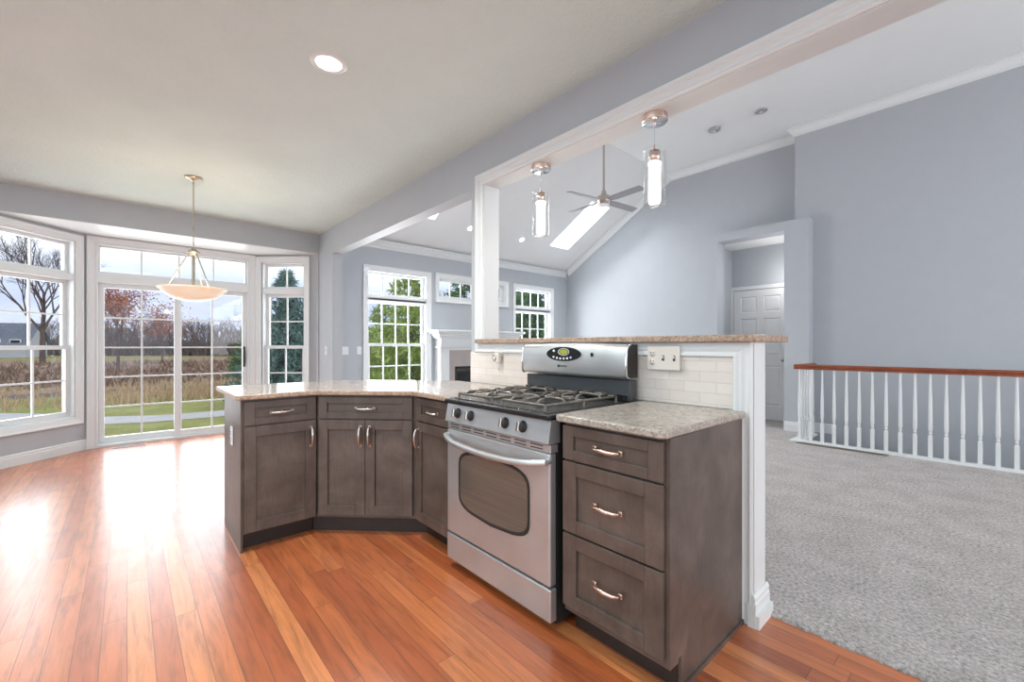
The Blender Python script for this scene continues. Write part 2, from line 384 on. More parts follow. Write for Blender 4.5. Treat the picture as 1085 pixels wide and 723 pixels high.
def wall_holes(mb, x0, x1, z0, z1, th, holes, m, T):
    xs = sorted({x0, x1, *[h[0] for h in holes], *[h[1] for h in holes]}); zs = sorted({z0, z1, *[h[2] for h in holes], *[h[3] for h in holes]})
    for i in range(len(xs) - 1):
        j = 0
        while j < len(zs) - 1:
            inside = lambda j: any(h[0] - 1e-6 <= xs[i] and xs[i + 1] <= h[1] + 1e-6 and h[2] - 1e-6 <= zs[j] and zs[j + 1] <= h[3] + 1e-6 for h in holes)
            if inside(j): j += 1; continue
            k = j
            while k + 1 < len(zs) - 1 and not inside(k + 1): k += 1
            mb.box((xs[i], 0, zs[j]), (xs[i + 1], th, zs[k + 1]), m, T); j = k + 1
def frame_T(x, y, rz): return Matrix.Translation((x, y, 0)) @ Matrix.Rotation(rz, 4, 'Z')
T_L = frame_T(XE, -1.04, math.radians(135)); T_C = frame_T(XB, 0, PI / 2); T_R = frame_T(XB, 1.36, PI / 4); T_E = frame_T(XE, 0, PI / 2)
bl = math.hypot(XE - XB, .69)
# bay walls (openings)
b = MB(); wall_holes(b, -.02, bl, 0, ZB, .15, [(.13, bl - .12, .36, 2.38)], m_wall, T_L); struct(b.build('wall_bay_left'))
b = MB(); wall_holes(b, -.35, 1.36, 0, ZB, .15, [(-.28, 1.28, 0.0, 2.41)], m_wall, T_C); struct(b.build('wall_bay_center'))
b = MB(); wall_holes(b, 0, bl, 0, ZB, .15, [(.10, .73, .36, 2.38)], m_wall, T_R); struct(b.build('wall_bay_right'))
# kitchen exterior wall: band above bay, returns
b = MB(); wall_holes(b, YMIN, YW + .06, 0, ZC, .14, [(-1.04, 1.985, 0, ZB + .005)], m_wall, T_E); struct(b.build('wall_left'))
b = MB(); b.prism([(XE - .01, -1.06), (XB - .14, -.40), (XB - .14, 1.42), (XE - .01, 2.06)], ZB, ZB + .12, m_white); struct(b.build('ceiling_bay'))
# living exterior wall
b = MB(); wall_holes(b, YL - .13, YG + .12, 0, 2.84, .14, [(2.69, 3.72, .48, 2.345), (3.94, 5.44, 2.0, 2.355), (5.70, 6.72, .48, 2.345)], m_wall, T_E); struct(b.build('wall_living_windows'))
# gable wall
b = MB(); 
vs = [(XE - .14, -.1), (-3.0, -.1), (-3.0, 2.85), (-1.86, 2.85), (-1.86, ZF + .1), (XR, ZF + .1), (XE - .14, zslope(XE) - .02)]
T_G = Matrix.Translation((0, YG + .14, 0)) @ Matrix.Rotation(PI / 2, 4, 'X')
b.prism(vs, 0, .14, m_wall, T_G); struct(b.build('wall_gable'))
b = MB(); b.box((-1.86, YR, -2.8), (XMAX, YR + .35, ZF + .1), m_wall); struct(b.build('wall_stair'))
# bump-out round the hall opening
b = MB()
for a in ((-3.14, -2.86, 0, 2.93), (-1.946, -1.65, 0, 2.93), (-2.86, -1.946, 2.80, 2.93)): b.box((a[0], 6.83, a[2]), (a[1], 7.09, a[3]), m_wall)
struct(b.build('wall_hall_surround'))
b = MB(); b.box((-3.06, 7.65, 0), (-1.7, 7.75, 2.9), m_wall); b.box((-3.06, 7.09, 0), (-2.96, 7.65, 2.9), m_wall); b.box((-1.9, 7.09, 0), (-1.8, 7.65, 2.9), m_wall)
struct(b.build('wall_hall'))
b = MB(); b.box((-3.06, 7.09, 2.80), (-1.8, 7.75, 2.9), m_vault); struct(b.build('ceiling_hall'))
# stair well faces
b = MB(); b.box((-1.66, 6.2, -2.8), (XMAX, 6.23, -.01), m_wall); b.box((-1.80, 6.23, -2.8), (-1.64, YR, -.01), m_wall); struct(b.build('wall_stairwell'))
# kitchen ceiling, vault
b = MB(); b.box((XE, YMIN, ZC), (3.2, YW + .02, ZC + .1), m_ceil); struct(b.build('ceiling'))
b = MB(); b.box((XR, YL - .05, ZF), (XMAX, YG + .1, ZF + .1), m_vault); struct(b.build('ceiling_vault_flat'))
# slope with two skylight wells
b = MB(); sk = [(2.96, 3.53), (6.10, 6.635)]; SX0, SX1 = -5.73, -4.72
ys = [YL - .05, 2.96, 3.53, 6.10, 6.635, YG + .1]
def slab(x0, x1, y0, y1):
    z0, z1 = zslope(x0), zslope(x1)
    b.add([(x0, y0, z0), (x1, y0, z1), (x1, y1, z1), (x0, y1, z0), (x0, y0, z0 + .1), (x1, y0, z1 + .1), (x1, y1, z1 + .1), (x0, y1, z0 + .1)],
          [(0, 3, 2, 1), (4, 5, 6, 7), (0, 1, 5, 4), (1, 2, 6, 5), (2, 3, 7, 6), (3, 0, 4, 7)], m_vault)
slab(XE - .05, SX0, ys[0], ys[-1]); slab(SX1, XR + .02, ys[0], ys[-1])
for i in (0, 2, 4): slab(SX0, SX1, ys[i], ys[i + 1])
struct(b.build('ceiling_vault_slope'))
for i, (ya, yb) in enumerate(sk):
    w = sroot('window_skylight', (0, 0, 0), 0, 'skylight well in the sloping ceiling, ' + ('seen beyond the fan' if i else 'seen left of the column'))
    b = MB(); h = .34; nx, nz_ = -.5145 * h, .8575 * h; th = .02
    def pt(x, y, k): return (x + nx * k, y, zslope(x) + nz_ * k)
    def quad(p, q): # wall of the well between two base points
        b.add([pt(*p, 0), pt(*q, 0), pt(*q, 1), pt(*p, 1)], [(0, 1, 2, 3)], m_white)
    e = .004; quad((SX0 + e, ya + e), (SX1 - e, ya + e)); quad((SX1 - e, ya + e), (SX1 - e, yb - e)); quad((SX1 - e, yb - e), (SX0 + e, yb - e)); quad((SX0 + e, yb - e), (SX0 + e, ya + e))
    b.build('light_well', w)
    b = MB()
    for (xa, xb, y0, y1) in ((SX0, SX0 + .04, ya, yb), (SX1 - .04, SX1, ya, yb), (SX0, SX1, ya, ya + .04), (SX0, SX1, yb - .04, yb)):
        vs = [pt(xa, y0, 1), pt(xb, y0, 1), pt(xb, y1, 1), pt(xa, y1, 1)] + [pt(xa, y0, .9), pt(xb, y0, .9), pt(xb, y1, .9), pt(xa, y1, .9)]
        b.add(vs, [(0, 1, 2, 3), (7, 6, 5, 4), (0, 4, 5, 1), (1, 5, 6, 2), (2, 6, 7, 3), (3, 7, 4, 0)], m_white)
    b.build('skylight_frame', w)
    b = MB(); b.add([pt(SX0 + .03, ya + .03, .96), pt(SX1 - .03, ya + .03, .96), pt(SX1 - .03, yb - .03, .96), pt(SX0 + .03, yb - .03, .96)], [(0, 1, 2, 3)], m_pane); b.build('skylight_glass', w)
# beam and wall above it on the living side
b = MB(); b.box((XE, YW, 2.41), (XMAX, YL, ZC), m_wall); b.box((XE, YW + .02, ZC), (XMAX, YL, ZF + .1), m_wall); b.box((XE, YW, 0), (-5.76, YL, 2.41), m_wall)
struct(b.build('wall_beam'), 'blue grey beam and pilaster between kitchen and living room')
# bar wall with column
b = MB(); b.box((-2.71, YW, 0), (-2.555, YL, 2.41), m_wall); b.box((-2.555, YW, 0), (-.70, YL, 1.214), m_wall)
struct(b.build('wall_bar'), 'half wall with column under the bar top')
b = MB()
b.box((-2.557, YW - .005, 1.245), (-2.54, YL + .005, 2.404), m_jamb); b.box((-2.555, YW - .005, 2.404), (XMAX, YL + .005, 2.413), m_jamb)
b.box((-.702, YW - .005, .0), (-.683, YL + .005, 1.214), m_jamb)
struct(b.build('trim_1'), 'white jamb boards lining the pass through')
# casings : profile across width w, thickness
def casing(b, p0, p1, inner, m=m_white, w=.085):
    # runs p0->p1 at its inner edge in plane Y=YW; inner = direction (unit, xz) pointing away from the opening
    p0 = Vector(p0); p1 = Vector(p1); inn = Vector(inner); n = Vector((0, -1, 0))
    prof = [(0, 0), (0, .014), (.010, .020), (.022, .016), (.034, .016), (.046, .022), (.058, .018), (.068, .024), (.078, .024), (w, .016), (w, 0)]
    d = (p1 - p0).normalized()
    return prof, p0, p1, inn, n
def casing_path(b, pts, outs, m=m_white, w=.085, flip=False):
    """pts: inner-edge corner points; outs: mitred outward vectors at each point (already scaled)"""
    prof = [(0, 0), (0, .014), (.12, .021), (.26, .015), (.40, .015), (.52, .023), (.66, .018), (.80, .026), (.92, .026), (1, .016), (1, 0)]
    vs = []; k = len(prof)
    for p, o in zip(pts, outs):
        for a, t_ in prof: vs.append((p[0] + o[0] * a * w, YW - t_ , p[1] + o[1] * a * w))
    fs = []
    for i in range(len(pts) - 1):
        for j in range(k): fs.append((i * k + j, (i + 1) * k + j, (i + 1) * k + (j + 1) % k, i * k + (j + 1) % k))
    fs += [tuple(range(k)), tuple(range((len(pts) - 1) * k, len(pts) * k))[::-1]]
    b.add(vs, fs, m)
b = MB(); casing_path(b, [(-2.555, 1.214), (-2.555, 2.408), (XMAX, 2.408)], [(-1, -1 * .85), (-1, 1), (0, 1)])
struct(b.build('trim_2'), 'moulded white casing up the column and along the beam')
b = MB(); casing_path(b, [(-2.555, 1.218), (-.683, 1.218), (-.683, 0.0)], [(-1, -1 * .85), (-.95, -.85), (-.95, 0)])
struct(b.build('trim_3'), 'moulded white casing under the bar top and down the post')
# crown mouldings
cp = [(0, 0), (.012, 0), (.018, -.02), (.055, -.055), (.062, -.075), (.085, -.09), (.085, -.115), (0, -.115)]
def crown(mb, p0, p1, nrm, mitre0=0, mitre1=0):
    p0 = Vector(p0); p1 = Vector(p1); n = Vector(nrm); d = (p1 - p0).normalized(); up = d.cross(n).normalized()
    if up.z < 0: up = -up
    k = len(CPR); vs = []
    for p, mt in ((p0, mitre0), (p1, mitre1)):
        for a, z in CPR: vs.append(p + n * a + up * z + d * (mt * a))
    mb.add(vs, [tuple(range(k)), tuple(range(k, 2 * k))[::-1]] + [(i, k + i, k + (i + 1) % k, (i + 1) % k) for i in range(k)], m_white)
CPR = [(0, -.115), (.014, -.115), (.018, -.09), (.035, -.075), (.06, -.04), (.066, -.022), (.085, -.018), (.085, 0), (0, 0)]
b = MB()
crown(b, (XE, YL, 2.80), (XE, YG, 2.80), (1, 0, 0), 1, -1)
crown(b, (XE, YG, 2.80), (XR, YG, ZF), (0, -1, 0), 1, .27)
crown(b, (XR, YG, ZF), (-1.8, YG, ZF), (0, -1, 0), 0, 0)
crown(b, (-1.86, YR + .2, ZF), (-1.86, YR, ZF), (-1, 0, 0), 0, 1)
crown(b, (-1.86, YR, ZF), (XMAX, YR, ZF), (0, -1, 0), -1, 0)
crown(b, (XE, YL, 2.80), (XR, YL, ZF), (0, 1, 0), 0, 0)
b.lathe([(0, -.17), (.012, -.15), (.02, -.125), (.03, -.11), (0, -.10)], m_white, (XE + .03, YG - .03, 2.80), 10)
struct(b.build('trim_4'), 'white crown moulding round the vaulted room')
# baseboards
def base(mb, p0, p1, nrm, h=.125, m0=0, m1=0):
    p0 = Vector(p0); p1 = Vector(p1); n = Vector(nrm); d = (p1 - p0).normalized()
    pr = [(0, 0), (.014, 0), (.014, h * .72), (.010, h * .78), (.012, h * .9), (.006, h), (0, h)]; k = len(pr)
    vs = [p + n * a + Vector((0, 0, z)) + d * (mt * a) for p, mt in ((p0, m0), (p1, m1)) for a, z in pr]
    mb.add(vs, [tuple(range(k)), tuple(range(k, 2 * k))[::-1]] + [(i, k + i, k + (i + 1) % k, (i + 1) % k) for i in range(k)], m_white)
b = MB(); base(b, (XE, -1.04, 0), (XB, -.35, 0), (R2, R2, 0), .12); base(b, (XB, 1.36, 0), (XE, 2.05, 0), (R2, -R2, 0), .12); struct(b.build('baseboard_bay'))
b = MB(); base(b, (XE, YMIN, 0), (XE, -1.04, 0), (1, 0, 0)); struct(b.build('baseboard_left'))
b = MB(); base(b, (XE, YL, .016), (XE, YG, .016), (1, 0, 0), .13); base(b, (XE, YG, .016), (-3.14, YG, .016), (0, -1, 0), .13)
base(b, (-3.14, 6.83, .016), (-2.86, 6.83, .016), (0, -1, 0), .13); base(b, (-1.946, 6.83, .016), (-1.65, 6.83, .016), (0, -1, 0), .13, 0, 1)
base(b, (-1.65, 6.83, .016), (-1.65, YR, .016), (1, 0, 0), .13, -1, -1); base(b, (-1.65, YR, .016), (-1.40, YR, .016), (0, -1, 0), .13, 1, 0)
struct(b.build('baseboard_living'))
b = MB(); base(b, (-.683, YW - .02, 0), (-.683, YL + .02, 0), (1, 0, 0), .135); 
b.box((-.70, YW - .026, 0), (-.668, YW - .005, .10), m_white)
b.prism([(-.683, YW - .022), (-.655, YW - .022), (-.655, YL + .02), (-.683, YL + .02)], 0, .055, m_white)
struct(b.build('baseboard_post'), 'white base block at the foot of the bar post')
# unseen sides of the rooms, large openings added to let in fill light
b = MB()
TB = frame_T(0, YMIN, PI); wall_holes(b, -3.2, 6.4, 0, ZC, .12, [(-1.6, 4.0, .5, 2.5)], m_wall, TB); struct(b.build('wall_back'))
b = MB(); TS = frame_T(3.2, 0, -PI / 2); wall_holes(b, -YW, 3.6, 0, ZC, .12, [(-1.2, 2.6, .5, 2.5)], m_wall, TS); struct(b.build('wall_right'))
b = MB(); TS = frame_T(XMAX, 0, -PI / 2); wall_holes(b, -7.1, -2.0, -2.8, ZF + .1, .12, [(-6.6, -2.4, .3, 3.5)], m_wall, TS); struct(b.build('wall_foyer'))

# ---------------------------------------------------------------- windows
def muntins(mb, x0, x1, z0, z1, nx, nz, y, w=.018, th=.02, m=m_white):
    for i in range(1, nx):
        x = x0 + (x1 - x0) * i / nx; mb.box((x - w / 2, y, z0), (x + w / 2, y + th, z1), m)
    for j in range(1, nz):
        z = z0 + (z1 - z0) * j / nz; mb.box((x0, y + .002, z - w / 2), (x1, y + th - .002, z + w / 2), m)
def rect_frame(mb, x0, x1, z0, z1, w, y0, y1, m=m_white, wb=None):
    wb = w if wb is None else wb
    mb.box((x0, y0, z0), (x0 + w, y1, z1), m); mb.box((x1 - w, y0, z0), (x1, y1, z1), m)
    mb.box((x0 + w, y0, z1 - w), (x1 - w, y1, z1), m); mb.box((x0 + w, y0, z0), (x1 - w, y1, z0 + wb), m)
def casing_frame(root, x0, x1, z0, z1, w, bottom=True):
    b = MB()
    out = [(x0 - w, z0 - w if bottom else z0), (x1 + w, z0 - w if bottom else z0), (x1 + w, z1 + w), (x0 - w, z1 + w)]; inn = [(x0, z0), (x1, z0), (x1, z1), (x0, z1)]
    rows = [(1, 0), (1, -.026), (.85, -.03), (.62, -.022), (.3, -.018), (0, -.014), (0, 0)]
    k = len(rows); vs = []
    for (xo, zo), (xi, zi) in zip(out, inn):
        for a, y in rows: vs.append((xi + (xo - xi) * a, y, zi + (zo - zi) * a))
    for i in range(4):
        j = (i + 1) % 4
        if i == 0 and not bottom: continue
        for r in range(k - 1): b.add([vs[i * k + r], vs[j * k + r], vs[j * k + r + 1], vs[i * k + r + 1]], [(0, 1, 2, 3)], m_white)
    return b.build('casing', root)
def double_hung(name, label, x, y, rz, x0, x1, z0, z1, zt, cols, cw=.07, ztop_only=False, shade=False, stool=True):
    root = sroot(name, (x, y, 0), rz, label)
    casing_frame(root, x0, x1, z0, z1, cw)
    b = MB(); rect_frame(b, x0, x1, z0, z1, .018, 0, .14); 
    if not ztop_only: b.box((x0 + .018, .0, zt - .035), (x1 - .018, .14, zt + .035), m_white)
    b.build('jamb', root, .002)
    # transom
    zb = z0 if ztop_only else zt + .035
    b = MB(); rect_frame(b, x0 + .018, x1 - .018, zb + (.018 if ztop_only else 0), z1 - .018, .035, .07, .11)
    muntins(b, x0 + .053, x1 - .053, zb + .035, z1 - .053, cols, 1, .082); b.build('transom_sash', root, .002)
    b = MB(); b.box((x0 + .05, .093, zb + .02), (x1 - .05, .097, z1 - .04), m_pane); b.build('transom_glass', root)
    if ztop_only: return root
    zm = (z0 + zt) / 2 - .0
    b = MB(); rect_frame(b, x0 + .018, x1 - .018, zm - .02, zt - .035, .042, .085, .12); muntins(b, x0 + .06, x1 - .06, zm + .02, zt - .077, cols, 2, .095); b.build('upper_sash', root, .002)
    b = MB(); rect_frame(b, x0 + .018, x1 - .018, z0 + .018, zm + .025, .045, .045, .082, wb=.06); muntins(b, x0 + .063, x1 - .063, z0 + .078, zm - .02, cols, 2, .055); b.build('lower_sash', root, .002)
    b = MB(); b.box((x0 + .055, .102, zm + .01), (x1 - .055, .106, zt - .07), m_pane); b.build('upper_glass', root)
    b = MB(); b.box((x0 + .058, .062, z0 + .07), (x1 - .058, .066, zm - .01), m_pane); b.build('lower_glass', root)
    if shade:
        b = MB(); b.box((x0 + .02, .0, zt - .06), (x1 - .02, .05, zt + .0), m_white); b.build('shade_cassette', root, .008)
    return root
double_hung('window_1', 'tall window in the left angled bay wall', XE, -1.04, math.radians(135), .13, bl - .12, .38, 2.375, 1.965, 2)
double_hung('window_2', 'narrow window in the right angled bay wall', XB, 1.36, PI / 4, .085, .715, .38, 2.375, 1.965, 2, .075)
double_hung('window_3', 'living room window left of the fireplace', XE, 0, PI / 2, 2.69, 3.72, .48, 2.345, 1.93, 4, shade=True)
double_hung('window_4', 'short transom window above the fireplace', XE, 0, PI / 2, 3.94, 5.44, 2.0, 2.355, 1.9, 6, ztop_only=True)
double_hung('window_5', 'living room window right of the fireplace', XE, 0, PI / 2, 5.70, 6.72, .48, 2.345, 1.93, 4, shade=True)
# patio door
root = sroot('door_1', (XB, 0, 0), PI / 2, 'white sliding patio door with transom window')
casing_frame(root, -.28, 1.28, 0, 2.40, .07, False)
b = MB(); rect_frame(b, -.28, 1.28, 0, 2.40, .022, 0, .14, wb=.03); b.box((-.258, .0, 1.94), (1.258, .14, 2.05), m_white); b.build('door_frame', root, .002)
b = MB(); rect_frame(b, -.258, 1.258, 2.05, 2.378, .022, .05, .10); muntins(b, -.236, 1.236, 2.07, 2.356, 4, 1, .06); b.build('transom_sash', root, .002)
b = MB(); b.box((-.24, .075, 2.06), (1.24, .079, 2.36), m_pane); b.build('transom_glass', root)
for nm, x0, x1, y in (('fixed_panel', -.258, .53, .09), ('sliding_panel', .45, 1.258, .04)):
    b = MB(); rect_frame(b, x0, x1, .03, 1.94, .055, y, y + .04, wb=.075); muntins(b, x0 + .055, x1 - .055, .105, 1.885, 2, 5, y + .01)
    o = b.build(nm, root, .002)
    g_ = MB(); g_.box((x0 + .05, y + .018, .1), (x1 - .05, y + .022, 1.89), m_pane); g_.build('glass', o)
    if nm == 'sliding_panel':
        h = MB(); h.tube([(1.225, y - .002, .93), (1.225, y - .04, .95), (1.225, y - .04, 1.13), (1.225, y - .002, 1.15)], .009, m_blackm); h.box((1.212, y - .006, .90), (1.238, y, 1.18), m_blackm); hh_ = h.build('handle', o); hh_['label'] = 'black pull handle'

# ---------------------------------------------------------------- hall door
root = sroot('door_2', (-2.91, 7.65, .016), 0, 'white six panel hall door')
b = MB(); 
dw, dh = .80, 2.085
b.box((0, -.03, 0), (dw, -.002, dh), m_door)
def raised(mb, x0, x1, z0, z1, y, m):
    vs = [(x0, y, z0), (x1, y, z0), (x1, y, z1), (x0, y, z1)]; i1 = .012; i2 = .04
    A = [(x0, y - .0005, z0), (x1, y - .0005, z0), (x1, y - .0005, z1), (x0, y - .0005, z1)]
    B = [(x0 + i1, y + .012, z0 + i1), (x1 - i1, y + .012, z0 + i1), (x1 - i1, y + .012, z1 - i1), (x0 + i1, y + .012, z1 - i1)]
    C = [(x0 + i2, y + .002, z0 + i2), (x1 - i2, y + .002, z0 + i2), (x1 - i2, y + .002, z1 - i2), (x0 + i2, y + .002, z1 - i2)]
    fs = []
    for o in (0, 4): fs += [(o + i, o + (i + 1) % 4, o + 4 + (i + 1) % 4, o + 4 + i) for i in range(4)]
    mb.add(A + B + C, fs + [(8, 9, 10, 11)], m)
b = MB()
st = .105; mid = .10; pw = (dw - 2 * st - mid) / 2
rails = [(0, .22), (.86, 1.02), (1.62, 1.72), (1.98, dh)]
b.box((0, -.034, 0), (st, -.002, dh), m_door); b.box((dw - st, -.034, 0), (dw, -.002, dh), m_door); b.box((st + pw, -.034, 0), (st + pw + mid, -.002, dh), m_door)
for z0, z1 in rails:
    for x in (st, st + pw + mid): b.box((x, -.034, z0), (x + pw, -.002, z1), m_door)
for z0, z1 in ((.22, .86), (1.02, 1.62), (1.72, 1.98)):
    for x in (st, st + pw + mid): raised(b, x, x + pw, z0, z1, -.033, m_door)
b.build('door_slab', root)
b = MB(); cwid = .06
for x0, x1, z0, z1 in ((-cwid - .01, -.008, 0, dh + .07), (dw + .008, dw + .01 + cwid, 0, dh + .07), (-.008, dw + .008, dh + .008, dh + .07)):
    b.box((x0, -.045, z0), (x1, -.001, z1), m_white)
b.build('casing', root, .006)
b = MB(); b.lathe([(.0, .05), (.024, .045), (.028, .03), (.012, .015), (.012, 0), (.03, 0)], m_nickel, T=Matrix.Translation((dw - .065, -.034, .95)) @ Matrix.Rotation(PI / 2, 4, 'X')); b.build('door_knob', root)

# ---------------------------------------------------------------- cabinets
def shaker(mb, x0, x1, z0, z1, y=-.02, rail=.062, rz=None, m=m_cab):
    rz = rz or rail
    th = .02; d = .012
    mb.box((x0, y, z0), (x0 + rail, y + th, z1), m); mb.box((x1 - rail, y, z0), (x1, y + th, z1), m)
    mb.box((x0 + rail, y, z0), (x1 - rail, y + th, z0 + rz), m); mb.box((x0 + rail, y, z1 - rz), (x1 - rail, y + th, z1), m)
    mb.box((x0 + rail - .002, y + d, z0 + rz - .002), (x1 - rail + .002, y + th, z1 - rz + .002), m)
def pull(parent, x, z, horiz=True, L=.115, y=-.02, m=None):
    b = MB(); a = L / 2; m = m or m_copper
    prof = [(-a, 0), (-a * .96, -.016), (-a * .7, -.026), (0, -.031), (a * .7, -.026), (a * .96, -.016), (a, 0)]
    pts = [(x + q, y + yy, z) if horiz else (x, y + yy, z + q) for q, yy in prof]
    b.tube(pts, [.0065, .0065, .0075, .0085, .0075, .0065, .0065], m, 10)
    for q in (-a, a):
        c = (x + q, y, z) if horiz else (x, y, z + q)
        b.box((c[0] - .009, y - .004, c[2] - .009), (c[0] + .009, y, c[2] + .009), m)
    return b.build('handle', parent, .001)
def cabinet(label, loc, rz, w, depth, drawers, doors, body_poly=None, group=None, toe_poly=None, notch_end=False, handle_m=None, gapx=(.005, .005)):
    t = thing('base_cabinet', label, 'cabinet', loc, rz, group)
    b = MB(); H0, H1 = .105, .885
    poly = body_poly or [(0, 0), (w, 0), (w, depth), (0, depth)]
    b.prism(poly, H0, H1, m_cab)
    b.build('body', t, .002)
    b = MB(); tp = toe_poly or [(.0, .07), (w, .07), (w, depth), (0, depth)]
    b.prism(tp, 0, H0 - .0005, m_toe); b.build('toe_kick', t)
    x0, x1 = gapx[0], w - gapx[1]
    for (z0, z1, hz) in drawers:
        b = MB(); shaker(b, x0, x1, z0, z1, rail=.07 if z1 - z0 > .2 else .055, rz=.055 if z1 - z0 > .2 else .04); o = b.build('drawer', t, .0018)
        pull(o, (x0 + x1) / 2, hz, True, m=handle_m)
    if doors:
        z0, z1, sides = doors; n = len(sides); ww = (x1 - x0) / n
        for i, sd in enumerate(sides):
            a = x0 + ww * i + (.0015 if i else 0); c = x0 + ww * (i + 1) - (.0015 if i < n - 1 else 0)
            b = MB(); shaker(b, a, c, z0, z1, rail=.06 if w > .4 or n > 1 else .058); o = b.build('door', t, .0018)
            pull(o, (c - .028) if sd == 'R' else (a + .028), z1 - .10, False, m=handle_m)
    return t
# right drawer bank
cab = cabinet('dark taupe three-drawer cabinet right of the range', (-1.19, 1.36, 0), 0, .455, .62,
        [(.735, .872, .805), (.44, .726, .585), (.135, .431, .285)], None)
# finished end panel of the right cabinet with toe notch
b = MB(); e = .018
T_ = Matrix.Translation((.455, 0, 0)) @ Matrix(((0, 0, 1, 0), (1, 0, 0, 0), (0, 1, 0, 0), (0, 0, 0, 1)))
b.prism([(.0, .105), (.055, .105), (.06, .12), (.075, .12), (.075, 0), (.62, 0), (.62, .885), (0, .885)], 0, .012, m_cab, T_)
b.build('end_panel', cab)
b = MB(); b.prism([(.455 + .012, .075), (.455 + .020, .075), (.455 + .020, .62), (.455 + .012, .62)], 0, .018, m_cab); b.build('shoe_moulding', cab)
# C
cabinet('narrow cabinet squeezed between the angled cabinet and range', (-2.405, 1.36, 0), 0, .40, .62,
        [(.735, .872, .80)], (.115, .726, ['L']), gapx=(.012, .005), handle_m=m_nickel)
# B (diagonal) : local frame origin at (-2.8765,.9115) carcass line Y = X+3.788, dir 45deg
bo = (-2.885, .903); Lb = (2.885 - 2.428) * math.sqrt(2)
def loc45(X, Y): dx, dy = X - bo[0], Y - bo[1]; return (dx * R2 + dy * R2, -dx * R2 + dy * R2)
poly = [loc45(*p) for p in ((-2.885, .903), (-2.428, 1.36), (-2.408, 1.36), (-2.408, 1.975), (-2.70, 1.975), (-2.98, 1.92), (-3.42, 1.42), (-3.42, .903))]
toe = [loc45(*p) for p in ((-2.95, .903), (-2.408, 1.445), (-2.408, 1.975), (-2.70, 1.975), (-2.98, 1.92), (-3.42, 1.42), (-3.42, .903))]
cabinet('wide angled corner cabinet with one drawer over two doors', (bo[0], bo[1], 0), PI / 4, Lb, .6,
        [(.735, .872, .80)], (.125, .726, ['R', 'L']), poly, toe_poly=toe, gapx=(.022, .02), handle_m=m_nickel)
# A
cabA = cabinet('peninsula end cabinet with drawer and single door', (-2.885, .497, 0), PI / 2, .404, .53,
        [(.735, .872, .80)], (.115, .726, ['R']), gapx=(.004, .008), handle_m=m_nickel)
b = MB(); b.box((-.012, .0, 0), (0, .53, .885), m_cab); b.build('end_panel', cabA, .001)
b = MB(); b.box((-.012, .53, 0), (.404, .542, .885), m_toe); b.build('back_panel', cabA)
# outlet on the end panel
def outlet(name, label, loc, rz, w=.07, h=.115, mp_=m_platew, gang=('outlet',), cat='outlet'):
    t = thing(name, label, cat, loc, rz)
    b = MB(); b.box((-w / 2, -.006, -h / 2), (w / 2, 0, h / 2), mp_); b.build('cover_plate', t, .002)
    n = len(gang)
    for i, k in enumerate(gang):
        x = -w / 2 + w * (i + .5) / n
        b = MB()
        if k == 'outlet':
            for z in (.021, -.021):
                T = Matrix.Translation((x, -.006, z)) @ Matrix.Rotation(PI / 2, 4, 'X'); b.lathe([(.0165, 0), (.016, .002), (0, .002)], mp_, T=T, n=16)
                b.box((x - .0075, -.0092, z + .001), (x - .0045, -.008, z + .010), m_slot); b.box((x + .0045, -.0092, z + .001), (x + .0075, -.008, z + .009), m_slot)
                b.lathe([(.003, 0), (.003, .0012), (0, .0012)], m_slot, T=Matrix.Translation((x, -.008, z - .008)) @ Matrix.Rotation(PI / 2, 4, 'X'), n=8)
            b.build('receptacle', t)
        else:
            b.box((x - .006, -.0075, -.014), (x + .006, -.006, .014), m_slot if mp_ is m_plate else mp_)
            b.box((x - .004, -.016, -.001), (x + .004, -.006, .011), mp_); b.build('toggle', t, .001)
    return t
outlet('outlet_plate', 'white outlet plate on the peninsula end panel under the countertop', (-3.14, .497 - .0125, .64), 0)
# counters
def counter(name, label, poly, z0, z1, mt, me, bev=.008):
    b = MB(); a = sum(poly[i][0] * poly[(i + 1) % len(poly)][1] - poly[(i + 1) % len(poly)][0] * poly[i][1] for i in range(len(poly)))
    if a < 0: poly = poly[::-1]
    n = len(poly); vs = [(p[0], p[1], z0) for p in poly] + [(p[0], p[1], z1) for p in poly]
    b.add(vs, [tuple(range(n))[::-1]], me); b.add(vs, [tuple(range(n, 2 * n))], mt); b.add(vs, [(i, (i + 1) % n, n + (i + 1) % n, n + i) for i in range(n)], me)
    # share verts so bevel works
    me_ = bpy.data.meshes.new(name); me_.from_pydata(vs, [], [tuple(range(n))[::-1], tuple(range(n, 2 * n))] + [(i, (i + 1) % n, n + (i + 1) % n, n + i) for i in range(n)])
    me_.materials.append(me); me_.materials.append(mt); me_.polygons[1].material_index = 1
    o = bpy.data.objects.new(name, me_); COL.objects.link(o); bv = o.modifiers.new('bevel', 'BEVEL'); bv.width = bev; bv.segments = 3; bv.limit_method = 'ANGLE'
    return tag(o, label, 'countertop')
counter('countertop', 'pinkish speckled granite countertop wrapping over the angled peninsula',
        [(-3.57, .455), (-2.845, .455), (-2.835, .465), (-2.835, .885), (-2.40, 1.318), (-1.993, 1.318), (-1.993, 1.985), (-2.70, 1.985), (-2.86, 1.985), (-3.57, 1.28)], .886, .916, m_gran, m_grane)
counter('countertop', 'marbled granite countertop toned for greyer light over the three-drawer cabinet',
        [(-1.205, 1.318), (-.742, 1.318), (-.72, 1.34), (-.712, 1.985), (-1.205, 1.985)], .886, .916, m_gran2, m_grane2)
counter('bar_top', 'long tan granite bar top capping the half wall above the range',
        [(-2.60, 1.945), (-.668, 1.945), (-.655, 1.958), (-.655, 2.37), (-.67, 2.385), (-2.50, 2.385), (-2.50, 2.15), (-2.538, 2.15), (-2.538, 1.995), (-2.60, 1.99)], 1.2145, 1.246, m_granb, m_grane, .006)
